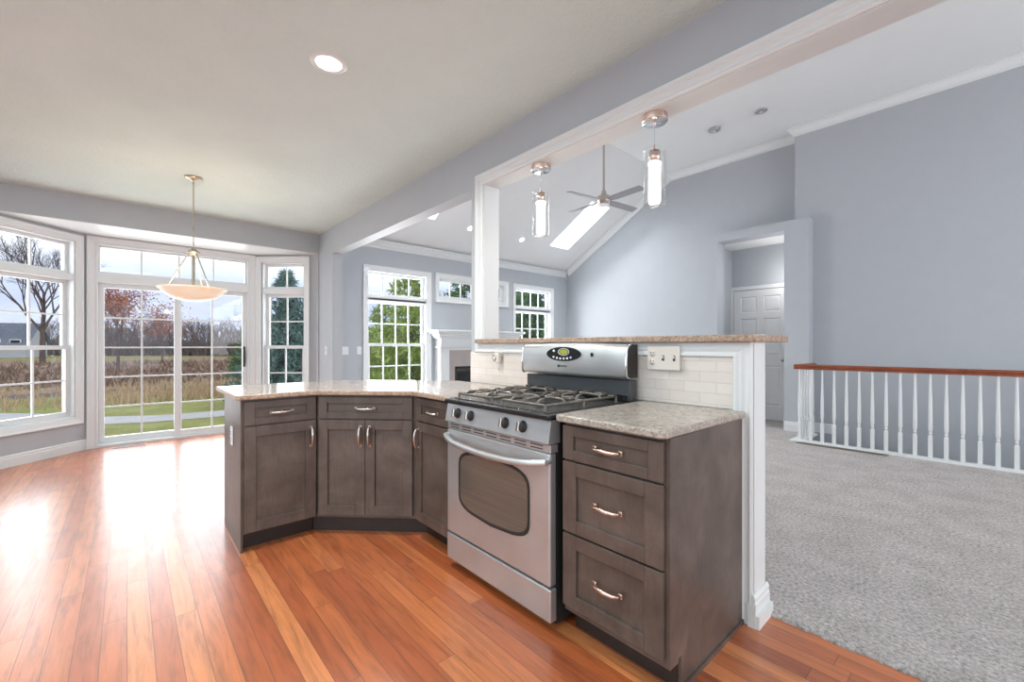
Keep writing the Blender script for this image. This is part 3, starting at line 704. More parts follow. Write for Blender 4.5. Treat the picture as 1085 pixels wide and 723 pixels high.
# backsplash
b = MB(); b.box((-2.708, YW - .010, .917), (-.76, YW - .0005, 1.15), m_tile); 
struct(b.build('wall_backsplash'), 'cream subway tile backsplash')
outlet('switch_plate', 'wide cream plate with outlet and two switches right of the range', (-1.083, YW - .0285, 1.137), 0, .172, .116, m_plate, ('outlet', 'switch', 'switch'), 'switch')
bpy.data.objects['switch_plate'].location = (-1.083, YW - .029, 1.137)
b = MB(); b.box((-1.165, YW - .029, 1.085), (-1.0, YW - .0103, 1.19), m_plate); o = b.build('mounting_box', bpy.data.objects['switch_plate']); o.matrix_parent_inverse = Matrix.Translation((1.083, -(YW - .029), -1.137))
# plug-in freshener
t = thing('plug_in_freshener', 'small cream plug-in with round front on the tile under the bar', 'air freshener', (-2.345, YW - .0105, 1.12))
b = MB(); b.box((-.03, -.012, .0), (.03, 0, .068), m_plate); b.build('cover_plate', t, .004)
b = MB(); b.box((-.022, -.05, -.045), (.030, -.012, .03), m_plate); b.build('body', t, .012, 3)
b = MB(); b.lathe([(.02, 0), (.022, .006), (.016, .010), (.012, .008), (0, .008)], m_nickel, T=Matrix.Translation((-.012, -.051, -.008)) @ Matrix.Rotation(PI / 2, 4, 'X')); b.build('round_cap', t)

# ---------------------------------------------------------------- gas range
RX, RY, RW = -1.985, 1.30, .768
rg = thing('gas_range', 'stainless steel gas range with black cooktop set into the counter', 'stove', (RX, RY, 0))
b = MB(); b.box((.008, .04, .03), (RW - .004, .66, .895), m_blackm); b.build('body', rg)
for x in (.05, RW - .05):
    for y in (.1, .6):
        b = MB(); b.lathe([(.018, 0), (.018, .03)], m_blackm, (x, y, 0), 12); b.build('foot', rg)
# bottom drawer
b = MB(); b.box((0, .0, .048), (RW, .04, .185), m_steel); b.build('storage_drawer', rg, .006)
# oven door
def rrect(cx, cz, hw, hh, r, bulge, n=10):
    pts = []
    def side(a, b_, k, ax):
        pass
    # superellipse-like window: bowed top and bottom
    for i in range(n * 4):
        t_ = 2 * PI * i / (n * 4); c_, s_ = math.cos(t_), math.sin(t_); e = .30
        x = hw * abs(c_) ** e * (1 if c_ >= 0 else -1); z = hh * abs(s_) ** e * (1 if s_ >= 0 else -1)
        z += bulge * (1 - (x / hw) ** 2) * (1 if s_ >= 0 else -1) * min(1, abs(s_) * 1.6)
        pts.append((cx + x, cz + z))
    return pts
dz0, dz1 = .195, .748
win = rrect(RW / 2 - .005, .50, .254, .126, .03, .028)
b = MB(); b.box((.002, .0, dz0), (RW - .002, .04, dz1), m_steel); dr = b.build('oven_door', rg, .008, 3)
TX = Matrix.Translation((0, 0, 0)) @ Matrix.Rotation(PI / 2, 4, 'X')
cx_, cz_ = RW / 2 - .005, .50
def scale_pts(pts, k, kz=None): kz = kz or k; return [(cx_ + (x - cx_) * k, cz_ + (z - cz_) * kz) for x, z in pts]
b = MB(); outer = scale_pts(win, 1.06, 1.10); n = len(win)
vs = [(x, -.0012, z) for x, z in outer] + [(x, .0, z) for x, z in outer] + [(x, .004, z) for x, z in win]
vs2 = [(x, -.0015, z) for x, z in outer] + [(x, -.0022, z) for x, z in scale_pts(win, 1.03, 1.05)] + [(x, -.0008, z) for x, z in win]
b.add(vs2, [(o + i, o + (i + 1) % n, o + n + (i + 1) % n, o + n + i) for o in (0, n) for i in range(n)], m_blackm); b.build('window_gasket', dr)
b = MB(); b.add([(x, -.001, z) for x, z in scale_pts(win, 1.0)], [tuple(range(n))], m_oven); b.build('window_glass', dr)
# handle : broad curved bar under vents
b = MB(); hp = []
for i in range(13):
    u = i / 12; x = .01 + (RW - .02) * u; bow = 1 - (2 * u - 1) ** 2
    hp.append((x, -.014 - .036 * min(1, bow * 2.2), .715 - .030 * bow))
b.tube(hp, .015, m_steel, 12); b.tube([(.01, .01, .722), (.01, -.014, .715)], .012, m_steel); b.tube([(RW - .01, .01, .722), (RW - .01, -.014, .715)], .012, m_steel)
b.build('handle', dr)
# vent strip
b = MB(); b.box((.002, .004, .750), (RW - .002, .05, .785), m_steel)
b.build('vent_trim', rg, .003)
b = MB()
for i in range(7):
    x0 = .035 + i * .102; b.box((x0, .002, .774), (x0 + .075, .0035, .779), m_slot); b.box((x0, .002, .760), (x0 + .075, .0035, .765), m_slot)
b.build('vent_slots', rg)
# control panel slanted
b = MB(); T = Matrix.Translation((0, 0, 0)) @ Matrix(((0, 0, 1, 0), (1, 0, 0, 0), (0, 1, 0, 0), (0, 0, 0, 1)))
b.prism([(-.012, .79), (.006, .888), (.06, .888), (.06, .79)], 0.0, RW, m_steel, T); b.build('control_panel', rg, .004)
tilt = math.atan2(.018, .098)
for i, x in enumerate((.108, .222, .487, .606)):
    z = .842; y = -.012 + (z - .79) / .098 * .018
    Tk = Matrix.Translation((x, y, z)) @ Matrix.Rotation(PI / 2 - tilt, 4, 'X')
    b = MB(); b.lathe([(.026, 0), (.026, .004), (.022, .007), (.021, .022), (.018, .025), (0, .025)], m_blackm, T=Tk, n=20); k = b.build('burner_knob', rg)
    b = MB(); b.box((-.008, -.022, .018), (.008, .022, .036), m_nickel, T=Tk); b.build('knob_grip', k, .003)
# cooktop
b = MB(); b.box((-.002, -.018, .889), (RW + .002, .585, .912), m_black); b.build('cooktop', rg, .007, 3)
b = MB(); b.box((.03, .03, .9125), (RW - .03, .56, .915), m_cook); b.build('burner_pan', rg, .001)
bc = [(.20, .16), (.20, .43), (.565, .16), (.565, .43)]
for x, y in bc:
    b = MB(); b.lathe([(.055, 0), (.05, .006), (.038, .008), (.036, .016), (.030, .019), (0, .019)], m_blackm, (x, y, .915), 20); b.build('burner', rg)
def grate(x0, x1, y0, y1):
    b = MB(); r = .0070; z = .952
    xm, ym = (x0 + x1) / 2, (y0 + y1) / 2
    for ya, yb in ((y0, ym - .01), (ym + .01, y1)):
        pass
    def bar(p, q): b.tube([p, q], r, m_iron, 6)
    zf = z - .012
    loop = [(x0, y0, zf), (x1, y0, zf), (x1, y1, zf), (x0, y1, zf), (x0, y0, zf)]
    for i in range(4): bar(loop[i], loop[i + 1])
    bar((x0, ym, zf), (x1, ym, zf))
    for yc in ((y0 + ym) / 2, (y1 + ym) / 2):
        hw = (x1 - x0) / 2; hh = (y1 - ym) / 2
        for (dx, dy) in ((1, 0), (-1, 0), (0, 1), (0, -1)):
            ox, oy = xm + dx * hw, yc + dy * hh; ix, iy = xm + dx * .022, yc + dy * .022
            b.tube([(ox, oy, zf), (ox - dx * .012, oy - dy * .012, z + .004), (xm + dx * .05, yc + dy * .05, z + .006), (ix, iy, z + .002), (ix, iy, z - .010)], [r, r, r * 1.05, r, r * .6], m_iron, 6)
        for (dx, dy) in ((1, 1), (-1, 1), (1, -1), (-1, -1)):
            b.tube([(xm + dx * hw * .62, yc + dy * hh * .98, zf), (xm + dx * hw * .60, yc + dy * hh * .8, z + .004), (xm + dx * hw * .45, yc + dy * hh * .45, z + .004)], r * .9, m_iron, 6)
    for x in (x0, x1):
        for y in (y0, ym, y1): b.tube([(x, y, zf), (x, y, .914)], r, m_iron, 6)
    return b.build('grate', rg)
grate(.065, .345, .035, .555); grate(.425, .705, .035, .555)
# backguard
b = MB(); b.box((.004, .60, .912), (RW - .01, .66, 1.02), m_riser); b.box((.004, .585, .912), (RW - .01, .60, .95), m_black); b.build('backguard_riser', rg, .004)
b = MB(); n = 20; pts_t = []
for i in range(n + 1):
    u = i / n; x = .002 + (RW - .010) * u; pts_t.append((x, 1.203 + .010 * (1 - (2 * u - 1) ** 2)))
vs = []; fs = []
prof = [(0, 0, .585), (.02, 0, .568), (.10, 0, .562), (.5, 0, .560), (.85, 0, .566), (.95, 0, .578), (1, 0, .60)]
for x, zt in pts_t:
    zb = 1.03 + .003 * (2 * (x / RW) - 1) ** 2
    for a, _, y in prof: vs.append((x, y, zb + (zt - zb) * a))
    vs.append((x, .665, zt)); vs.append((x, .665, zb))
k = len(prof) + 2
for i in range(n):
    for j in range(k): fs.append((i * k + j, (i + 1) * k + j, (i + 1) * k + (j + 1) % k, i * k + (j + 1) % k))
b.add(vs, fs, m_steel, True); b.build('backguard', rg)
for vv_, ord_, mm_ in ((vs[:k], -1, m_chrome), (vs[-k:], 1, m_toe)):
    b = MB(); b.add(vv_, [tuple(range(k))[::ord_]], mm_); b.tube([Vector(p) for p in vv_[:-2]], .006, m_chrome, 8); b.build('backguard_end_cap', rg)
def ell(cx, cz, a, c_, y, n=32): return [(cx + a * math.cos(2 * PI * i / n), y, cz + c_ * math.sin(2 * PI * i / n)) for i in range(n)]
pcx, pcz = .345, 1.150
b = MB(); b.add(ell(pcx, pcz, .128, .041, .5565), [tuple(range(32))[::-1]], m_black); b.add(ell(pcx, pcz, .128, .041, .5565) + ell(pcx, pcz, .128, .041, .564), [(i, (i + 1) % 32, 32 + (i + 1) % 32, 32 + i) for i in range(32)], m_black); cp_ = b.build('control_display', rg)
b = MB(); b.tube(ell(pcx + .005, pcz + .012, .040, .019, .5562, 24) + [ell(pcx + .005, pcz + .012, .040, .019, .5562, 24)[0]], .0022, m_platew, 5); b.add(ell(pcx + .005, pcz + .012, .032, .014, .5558, 24), [tuple(range(24))[::-1]], m_led); b.build('clock', cp_)
for dx, dz_, rr in [(-.09, .005, .009), (-.072, -.018, .008), (-.046, -.023, .008), (-.02, -.026, .008), (.006, -.026, .008), (.032, -.024, .008), (.058, -.019, .007), (-.070, .018, .009)][1:]:
    b = MB(); b.add(ell(pcx + dx, pcz + dz_, rr, rr * .8, .5558, 12), [tuple(range(12))[::-1]], m_platew); b.build('button', cp_)
def text_mesh(txt, size, m, parent, loc, rot=(PI / 2, 0, 0), name='lettering'):
    cu = bpy.data.curves.new(name, 'FONT'); cu.body = txt; cu.size = size; cu.extrude = .0004; cu.align_x = 'LEFT'
    tmp = bpy.data.objects.new('tmp_text', cu); COL.objects.link(tmp); bpy.context.view_layer.update()
    me = bpy.data.meshes.new_from_object(tmp.evaluated_get(bpy.context.evaluated_depsgraph_get())); bpy.data.objects.remove(tmp); bpy.data.curves.remove(cu)
    me.materials.clear(); me.materials.append(m)
    o = bpy.data.objects.new(name, me); COL.objects.link(o); o.parent = parent; o.location = loc; o.rotation_euler = rot; return o
b = MB(); b.box((.300, .5585, 1.074), (.316, .561, 1.088), m_blackm); em = b.build('emblem', rg, .002)
text_mesh('MAYTAG', .013, m_blackm, rg, (.320, .5595, 1.0765))
b = MB(); b.lathe([(.009, 0), (.009, .004), (0, .004)], m_black, T=Matrix.Translation((.548, .5615, 1.150)) @ Matrix.Rotation(PI / 2, 4, 'X'), n=14); b.box((.544, .556, 1.138), (.552, .562, 1.160), m_black); b.build('indicator', rg)

# ---------------------------------------------------------------- handrail with balusters
rl = thing('stair_railing', 'white stair railing with red-brown handrail beyond the carpet', 'railing', (0, 0, .016))
b = MB(); pr = [(-.032, 0), (.032, 0), (.032, .014), (.026, .024), (.034, .036), (.030, .052), (.014, .060), (-.014, .060), (-.030, .052), (-.034, .036), (-.026, .024), (-.032, .014)]
b.sweep(pr, (-1.655, 6.21, .888), (2.6, 6.21, .888), (0, 0, 1), m_rail); b.sweep(pr, (-1.60, 6.20, .8885), (-1.60, 6.83, .8885), (0, 0, 1), m_rail); hr = b.build('handrail', rl); hr['label'] = 'red-brown wooden handrail'
b = MB(); b.box((-1.69, 6.13, -.012), (2.6, 6.25, .012), m_white); b.box((-1.69, 6.25, -.012), (-1.55, 6.83, .012), m_white); b.box((-1.66, 6.145, .012), (2.6, 6.235, .022), m_white); b.build('base_shoe', rl, .003)
b = MB(); sq = [(.0, .0)]
q = .0165
b.box((-q, -q, 0), (q, q, .215), m_white)
b.add([(-q, -q, .215), (q, -q, .215), (q, q, .215), (-q, q, .215), (-.009, -.009, .232), (.009, -.009, .232), (.009, .009, .232), (-.009, .009, .232)], [(0, 1, 5, 4), (1, 2, 6, 5), (2, 3, 7, 6), (3, 0, 4, 7)], m_white)
b.lathe([(.010, .228), (.010, .238), (.015, .243), (.015, .249), (.011, .254), (.0105, .262), (.0165, .285), (.0172, .33), (.0155, .50), (.0115, .72), (.0095, .868)], m_white, n=12)
bal = b.build('baluster', rl, loc=(-1.60, 6.21, .022))
pos = [(-1.60 + .1165 * i, 6.21) for i in range(1, 36)] + [(-1.60, 6.21 + .1165 * i) for i in range(1, 6)]
for x, y in pos:
    c = bal.copy(); COL.objects.link(c); c.parent = rl; c.location = (x, y, .022)

# ---------------------------------------------------------------- fireplace
fp = thing('fireplace_mantel', 'white mantelpiece round the dark firebox on the window wall', 'fireplace', (XE, 0, .016))
b = MB(); yc0, yc1 = 3.86, 5.52
for y0 in (yc0 - .0, yc1 - .17): b.box((.001, y0, 0), (.20, y0 + .17, 1.14), m_white)
b.box((.001, yc0 + .17, 1.10), (.20, yc1 - .17, 1.14), m_white); b.box((.001, yc0, 1.14), (.21, yc1, 1.34), m_white); b.build('surround', fp, .004)
b = MB(); 
for (a, z0, z1) in ((.23, 1.14, 1.17), (.25, 1.30, 1.335), (.275, 1.335, 1.37), (.31, 1.37, 1.40), (.34, 1.40, 1.435)): b.box((.001, yc0 - (a - .2), z0), (a, yc1 + (a - .2), z1), m_white)
b.build('mantel_shelf', fp, .01, 3)
b = MB(); b.box((.001, yc0 + .17, 0), (.17, yc0 + .30, 1.10), m_fptile); b.box((.001, yc1 - .30, 0), (.17, yc1 - .17, 1.10), m_fptile); b.box((.001, yc0 + .30, .82), (.17, yc1 - .30, 1.10), m_fptile); b.build('tile_face', fp)
b = MB(); b.box((.02, yc0 + .30, .03), (.16, yc1 - .30, .80), m_blackm); b.box((.165, yc0 + .30, .79), (.18, yc1 - .30, .82), m_black)
for z in (.75, .77): b.box((.16, yc0 + .34, z), (.172, yc1 - .34, z + .008), m_iron)
b.box((.16, yc0 + .36, .1), (.165, yc1 - .36, .72), m_black); b.build('firebox', fp)

# ---------------------------------------------------------------- lights and ceiling things
def can_light(label, loc, tilt, group, power, r=.085, size=.14):
    t = thing('recessed_light', label, 'light', loc, 0, group); t.rotation_euler = (0, tilt, 0)
    b = MB(); b.lathe([(r * .78, .0), (r * .8, -.006), (r, -.004), (r + .01, 0)], m_white, n=32, caps=False); b.build('trim_ring', t)
    b = MB(); b.lathe([(r * .79, -.0005), (r * .6, -.004), (0, -.005)], m_can, n=32); b.build('lens', t)
    d = bpy.data.lights.new('can_lamp', 'AREA'); d.shape = 'DISK'; d.size = size; d.energy = power; d.color = (1, .95, .88); d.spread = math.radians(150)
    o = bpy.data.objects.new('can_lamp', d); COL.objects.link(o); o.parent = t; o.location = (0, 0, -.03)
    return t
can_light('round recessed light glowing in the textured kitchen ceiling', (-2.425, .823, ZC), 0, 'recessed ceiling lights', 22)
ang = -math.atan(.6)
can_light('small recessed light glaring in the sloped ceiling, right of the column', (-5.733, 5.368, zslope(-5.733)), ang, 'recessed ceiling lights', 10, .06)
can_light('small recessed light in the sloped ceiling half hidden by the column', (-5.737, 4.209, zslope(-5.737)), ang, 'recessed ceiling lights', 10, .06)
def disc(name, label, cat, loc, r, h):
    b = MB(); b.lathe([(r, 0), (r, -h * .5), (r * .92, -h * .7), (r * .6, -h), (0, -h)], m_silver, n=28); b.lathe([(r * .3, -h), (r * .28, -h * 1.15), (0, -h * 1.15)], m_white, n=16)
    o = b.build(name, loc=loc); return tag(o, label, cat)
disc('smoke_detector', 'small round smoke detector on the flat ceiling nearer the fan', 'smoke detector', (-2.61, 6.15, ZF), .075, .045)
disc('ceiling_sensor', 'low round disc on the flat ceiling above the hall doorway', 'smoke detector', (-2.01, 6.13, ZF), .075, .02)

def pendant(label, x, y):
    t = thing('pendant_light', label, 'light', (x, y, 2.404), 0, 'glass tube pendants over the bar')
    b = MB(); b.lathe([(.066, 0), (.066, -.030), (.0655, -.032)], m_copper, n=32, caps=False); b.build('canopy', t)
    b = MB(); b.lathe([(.0655, -.0305), (.062, -.036), (.0, -.036)], m_chrome, n=32); b.lathe([(.007, -.036), (.006, -.05), (0, -.052)], m_copper, n=12); b.build('canopy_plate', t)
    b = MB(); b.tube([(0, 0, -.04), (0, 0, -.18)], .0012, m_chrome, 6); b.build('cord', t)
    b = MB(); b.lathe([(.004, -.149), (.006, -.169), (.006, -.182), (.028, -.185), (.028, -.244), (.0, -.247)], m_copper, n=24); b.build('socket', t)
    b = MB(); b.lathe([(.057, -.174), (.057, -.467), (.0535, -.467), (.0535, -.174), (.057, -.174)], m_tube, n=36, caps=False); b.build('glass_tube', t)
    b = MB(); b.lathe([(.052, -.465), (.045, -.468), (.0, -.468)], m_tube, n=30); b.build('glass_base', t)
    b = MB(); b.lathe([(.026, -.258), (.031, -.275), (.032, -.445), (.027, -.458), (0, -.458)], m_rod, n=24); b.build('bubble_glass', t)
    b = MB(); b.lathe([(.018, -.247), (.033, -.248), (.033, -.256), (.0, -.257)], m_glow, n=24); b.build('bulb', t)
    d = bpy.data.lights.new('pendant_lamp', 'POINT'); d.energy = 2.5; d.color = (1, .9, .78); d.shadow_soft_size = .05
    o = bpy.data.objects.new('pendant_lamp', d); COL.objects.link(o); o.parent = t; o.location = (0, 0, -.52)
    return t
pendant('glass tube pendant nearer the white column', -2.02, 2.065)
pendant('glass tube pendant farther from the column, bigger in view', -1.186, 2.065)

# chandelier
ch = thing('bowl_chandelier', 'alabaster bowl chandelier hanging before the patio door', 'chandelier', (-4.903, .454, ZC))
b = MB(); b.lathe([(.068, 0), (.07, -.008), (.055, -.018), (.04, -.02), (.022, -.032), (.010, -.036), (0, -.036)], m_brass, n=28); b.build('canopy', ch)
b = MB(); z = -.036; i = 0
while z > -.645:
    T = Matrix.Translation((0, 0, z - .012)) @ Matrix.Rotation((PI / 2) * (i % 2) + .4, 4, 'Z'); pts = [(.0075 * math.cos(a), 0, .015 * math.sin(a)) for a in [2 * PI * k / 10 for k in range(11)]]
    b.tube(pts, .0024, m_brass, 5, T); z -= .0235; i += 1
b.build('chain', ch)
b = MB(); b.lathe([(0, -.645), (.012, -.652), (.03, -.672), (.052, -.688), (.052, -.694), (.03, -.702), (.018, -.715), (0, -.722)], m_brass, n=24); b.build('hub', ch)
bowl_r = .30
for k in range(3):
    a = math.radians(48.2 + 90 + 14 + 120 * k); rr = .198
    b = MB(); b.tube([(.03 * math.cos(a), .03 * math.sin(a), -.70), (.045 * math.cos(a), .045 * math.sin(a), -.72), (rr * math.cos(a), rr * math.sin(a), -1.035)], .0055, m_brass, 8)
    b.lathe([(.011, 0), (.013, -.008), (.006, -.016), (0, -.018)], m_brass, (rr * math.cos(a) * 1.09, rr * math.sin(a) * 1.09, -1.04), 12); b.build('support_rod', ch)
b = MB(); b.lathe([(.0, -1.144), (.08, -1.138), (.15, -1.116), (.21, -1.078), (.246, -1.040), (.266, -1.028), (.264, -1.022), (.242, -1.032), (.205, -1.068), (.145, -1.106), (.08, -1.128), (0, -1.134)], m_alab, n=48); b.build('glass_bowl', ch)
b = MB(); b.lathe([(0, -.72), (.012, -.73), (.012, -1.03), (.03, -1.04), (.03, -1.07), (0, -1.08)], m_brass, n=16); b.build('stem', ch)
d = bpy.data.lights.new('chandelier_lamp', 'POINT'); d.energy = 9; d.color = (1, .82, .6); d.shadow_soft_size = .06
o = bpy.data.objects.new('chandelier_lamp', d); COL.objects.link(o); o.parent = ch; o.location = (.08, .05, -1.0)

# ceiling fan
FX, FY = -3.80, 5.20
fn = thing('ceiling_fan', 'four-bladed grey ceiling fan on a long downrod', 'ceiling fan', (FX, FY, ZF))
b = MB(); b.lathe([(.065, 0), (.065, -.03), (.03, -.075), (0, -.075)], m_nickel, n=24); b.build('canopy', fn)
b = MB(); b.tube([(0, 0, -.05), (0, 0, -.84)], .016, m_nickel, 12); b.build('downrod', fn)
b = MB(); b.lathe([(.02, -.77), (.035, -.80), (.045, -.835), (.05, -.85), (.09, -.865), (.105, -.885), (.105, -.925), (.112, -.93), (.112, -.945), (.1, -.955), (.1, -.985), (.085, -.99)], m_nickel, n=32); b.build('motor_housing', fn)
b = MB(); b.lathe([(.085, -.985), (.08, -1.0), (.05, -1.012), (0, -1.015)], m_platew, n=28); b.build('light_lens', fn)
for k, (a, Lb_) in enumerate(((-4, .66), (86, .72), (176, .66), (262, .66))):
    a = math.radians(a); T = Matrix.Rotation(a, 4, 'Z') @ Matrix.Translation((0, 0, -.93)) @ Matrix.Rotation(math.radians(-13), 4, 'X')
    b = MB(); b.prism([(.09, -.035), (.20, -.058), (Lb_, -.066), (Lb_ + .01, .05), (.20, .058), (.09, .035)], -.005, .005, m_blade, T); b.build('blade', fn, .002)

# switches on the walls
outlet('light_switch', 'white single switch plate on the pilaster by the peninsula', (-5.985, YW - .0005, 1.13), 0, .07, .118, m_platew, ('switch',), 'switch')
outlet('light_switch', 'white double switch plate on the living room window wall', (XE + .0005, 2.352, 1.122), PI / 2 , .112, .118, m_platew, ('switch', 'switch'), 'switch')
outlet('light_switch', 'white single switch plate beside the living room window casing', (XE + .0005, 2.57, 1.122), PI / 2, .07, .118, m_platew, ('switch',), 'switch')
# floor registers
def register(label, loc, rz, L_, w, m):
    t = thing('floor_register', label, 'vent', loc, rz)
    b = MB(); rect = [(-L_ / 2, -w / 2, L_ / 2, -w / 2 + .012), (-L_ / 2, w / 2 - .012, L_ / 2, w / 2), (-L_ / 2, -w / 2 + .012, -L_ / 2 + .012, w / 2 - .012), (L_ / 2 - .012, -w / 2 + .012, L_ / 2, w / 2 - .012)]
    for r in rect: b.box((r[0], r[1], 0), (r[2], r[3], .006), m)
    b.build('frame', t, .001)
    b = MB(); n = int(L_ / .014)
    b.box((-L_ / 2 + .01, -w / 2 + .01, 0), (L_ / 2 - .01, w / 2 - .01, .0015), m_slot)
    for i in range(n): x = -L_ / 2 + .014 + (L_ - .028) * i / (n - 1); b.box((x - .0022, -w / 2 + .012, .001), (x + .0022, w / 2 - .012, .005), m)
    b.build('grille', t); return t
register('silver floor register in front of the patio door', (-6.83, .02, .0005), PI / 2, .30, .075, m_silver)
register('brown floor register on carpet along the railing', (-1.17, 6.07, .0165), 0, .84, .09, m_bronze)

# ---------------------------------------------------------------- outdoors
def blob_noise(x, y): return .06 * math.sin(x * .7 + 1) * math.sin(y * .5)
b = MB()
def strip(x0, x1, z0, z1, m, y0=-60, y1=90, nx=2, wob=0, seed=0):
    rnd = random.Random(seed); ny = 50
    vs = []
    for i in range(nx + 1):
        for j in range(ny + 1):
            y = y0 + (y1 - y0) * j / ny; u = i / nx
            w_ = wob * (math.sin(y * .35 + seed) + .5 * math.sin(y * .9 + seed * 2))
            vs.append((x0 + (x1 - x0) * u + w_, y, z0 + (z1 - z0) * u))
    return vs, [(i * (ny + 1) + j, (i + 1) * (ny + 1) + j, (i + 1) * (ny + 1) + j + 1, i * (ny + 1) + j + 1) for i in range(nx) for j in range(ny)], m
# lawn, field as large ground meshes
vs, fs, m = strip(-6.7, -19.5, -.28, -.42, m_lawn, wob=.0); b.add(vs, fs, m_lawn); o = b.build('lawn'); tag(o, 'green lawn outside the bay windows', 'lawn', kind='structure')
b = MB(); vs, fs, m = strip(-17.5, -24, -.40, -.55, m_pond, wob=.3); b.add(vs, fs, m_pond); o = b.build('pond'); tag(o, 'dark strip of pond water behind the reeds', 'pond', kind='structure')
b = MB(); vs, fs, m = strip(-22.5, -60, -.5, -.25, m_field, -90, 120, 6, 1.0, 3); b.add(vs, fs, m_field)
o = b.build('field'); tag(o, 'brown scrubby field beyond the pond', 'field', kind='structure')
b = MB(); vs, fs, m = strip(-58, -140, -.3, -.2, m_far, -160, 190, 2, 2, 5); b.add(vs, fs, m_far); o = b.build('field'); tag(o, 'pale green strip of field before the treeline', 'field', kind='structure')
b = MB(); pl = [(-20, -9, 2.2), (-17, -5.5, 1.7), (-15, -3.2, 1.3), (-13.6, -1.6, 1.0), (-12.2, -.7, .75), (-11.6, .4, .62), (-11.5, 1.4, .62), (-11.9, 3.2, .7), (-12.6, 6, .8), (-13.5, 14, .9)]
vs = []
for i, (x, y, w_) in enumerate(pl): vs += [(x + w_ * .8, y, -.28 - (-6.7 - x) * .0109 + .012), (x - w_ * .8, y + .1, -.28 - (-6.7 - x) * .0109 + .012)]
b.add(vs, [(2 * i, 2 * i + 1, 2 * i + 3, 2 * i + 2) for i in range(len(pl) - 1)], m_path); o = b.build('path'); tag(o, 'grey asphalt path curving across the lawn', 'path', kind='structure')
# reeds: stuff
rnd = random.Random(3); b = MB()
for i in range(15000):
    far = rnd.random() < .45
    x = rnd.uniform(-22.5, -20.3) if not far and rnd.random() < .3 else rnd.uniform(-18.4, -15.2); y = rnd.uniform(-16, 18)
    if math.sin(y * .8) + rnd.uniform(-.6, .8) < -.55: continue
    h = rnd.uniform(.18, .50) * (1.0 if x > -19 else .9); a = rnd.uniform(0, PI); w_ = .022; lx, ly = rnd.uniform(-.12, .12), rnd.uniform(-.12, .12); z0 = -.45
    dx, dy = math.cos(a) * w_, math.sin(a) * w_
    b.add([(x - dx, y - dy, z0), (x + dx, y + dy, z0), (x + lx, y + ly, z0 + h)], [(0, 1, 2)], m_reed)
o = b.build('reeds'); tag(o, 'dry tan reeds along the pond bank', 'reeds', kind='stuff')
b = MB(); rnd = random.Random(9)
for i in range(9000):
    x = -24 - 26 * rnd.random() ** 1.3; y = rnd.uniform(-26, 34); h = rnd.uniform(.15, .45); a = rnd.uniform(0, PI); dx, dy = math.cos(a) * .07, math.sin(a) * .07
    z0 = -.5 + (-x - 22.5) * .0067
    b.add([(x - dx, y - dy, z0), (x + dx, y + dy, z0), (x + rnd.uniform(-.2, .2), y + rnd.uniform(-.2, .2), z0 + h)], [(0, 1, 2)], m_field)
o = b.build('undergrowth'); tag(o, 'brown scrub standing over the far field', 'scrub', kind='stuff')

def grow(mb, p, d, length, r, depth, rnd, m, spread=.5, tips=None, n=5):
    pts = [p]; k = 3; q = Vector(p); dd = Vector(d)
    for i in range(k):
        dd = (dd + Vector((rnd.uniform(-.12, .12), rnd.uniform(-.12, .12), rnd.uniform(-.02, .1)))).normalized(); q = q + dd * length / k; pts.append(q.copy())
    mb.tube(pts, [r * (1 - .12 * i) for i in range(k + 1)], m, n if depth > 2 else 3)
    if depth == 0:
        if tips is not None: tips.append(q)
        return
    if tips is not None and depth <= 2: tips.append(q)
    nb = 3 if depth > 1 else 3
    for i in range(nb):
        a = rnd.uniform(0, 2 * PI); ax = dd.orthogonal().normalized(); ax.rotate(Matrix.Rotation(a, 3, dd)) if False else None
        per = Matrix.Rotation(a, 3, dd) @ dd.orthogonal().normalized(); nd = (dd + per * rnd.uniform(spread * .6, spread * 1.3)).normalized(); nd.z += .08
        start = pts[-1] if i else pts[-2]
        grow(mb, start, nd.normalized(), length * rnd.uniform(.62, .85), r * .60, depth - 1, rnd, m, spread, tips, n)
def bare_tree(name, label, cat, loc, h, depth, seed, r=.12, m=m_bark, spread=.5, leaf=None, nleaf=0, group=None, trunk=.3):
    rnd = random.Random(seed); t = thing(name, label, cat, loc, 0, group); b = MB(); tips = []
    b.tube([(0, 0, -.2), (0, 0, h * trunk * .5), (.03, .02, h * trunk)], [r * 1.15, r, r * .85], m, 8)
    for i in range(4):
        a = i * PI / 2 + rnd.uniform(-.4, .4); grow(b, Vector((.03, .02, h * trunk * rnd.uniform(.8, 1))), Vector((math.cos(a) * .55, math.sin(a) * .55, 1)).normalized(), h * .24, r * .6, depth, rnd, m, spread, tips)
    grow(b, Vector((.03, .02, h * trunk)), Vector((0, 0, 1)), h * .26, r * .75, depth, rnd, m, spread, tips)
    b.build('branches', t)
    if leaf:
        b = MB()
        for i in range(nleaf):
            c = rnd.choice(tips) + Vector([rnd.gauss(0, .3) for _ in range(3)]); s_ = rnd.uniform(.03, .06); a = Vector([rnd.gauss(0, 1) for _ in range(3)]).normalized(); u = a.orthogonal().normalized() * s_; v_ = a.cross(u)
            b.add([c - u, c + v_, c + u, c - v_], [(0, 1, 2, 3)], leaf)
        b.build('leaves', t)
    return t
def along(px, d, z=None):   # a spot on the ground as seen past the bay: bearing given by the pixel column
    k = (px - 542.5) / 456; sA, cA = math.sin(math.radians(48.2)), math.cos(math.radians(48.2))
    return (d * (-sA + k * cA), d * (cA + k * sA))
x, y = along(45, 34); bare_tree('bare_tree', 'large bare tree outside the left bay window', 'tree', (x, y, -.4), 10.2, 5, 5, .17)
x, y = along(125, 27); bare_tree('autumn_tree', 'tree with rust-coloured leaves outside the patio door', 'tree', (x, y, -.4), 6.0, 4, 11, .09, leaf=m_rust, nleaf=4200, spread=.6, trunk=.18)
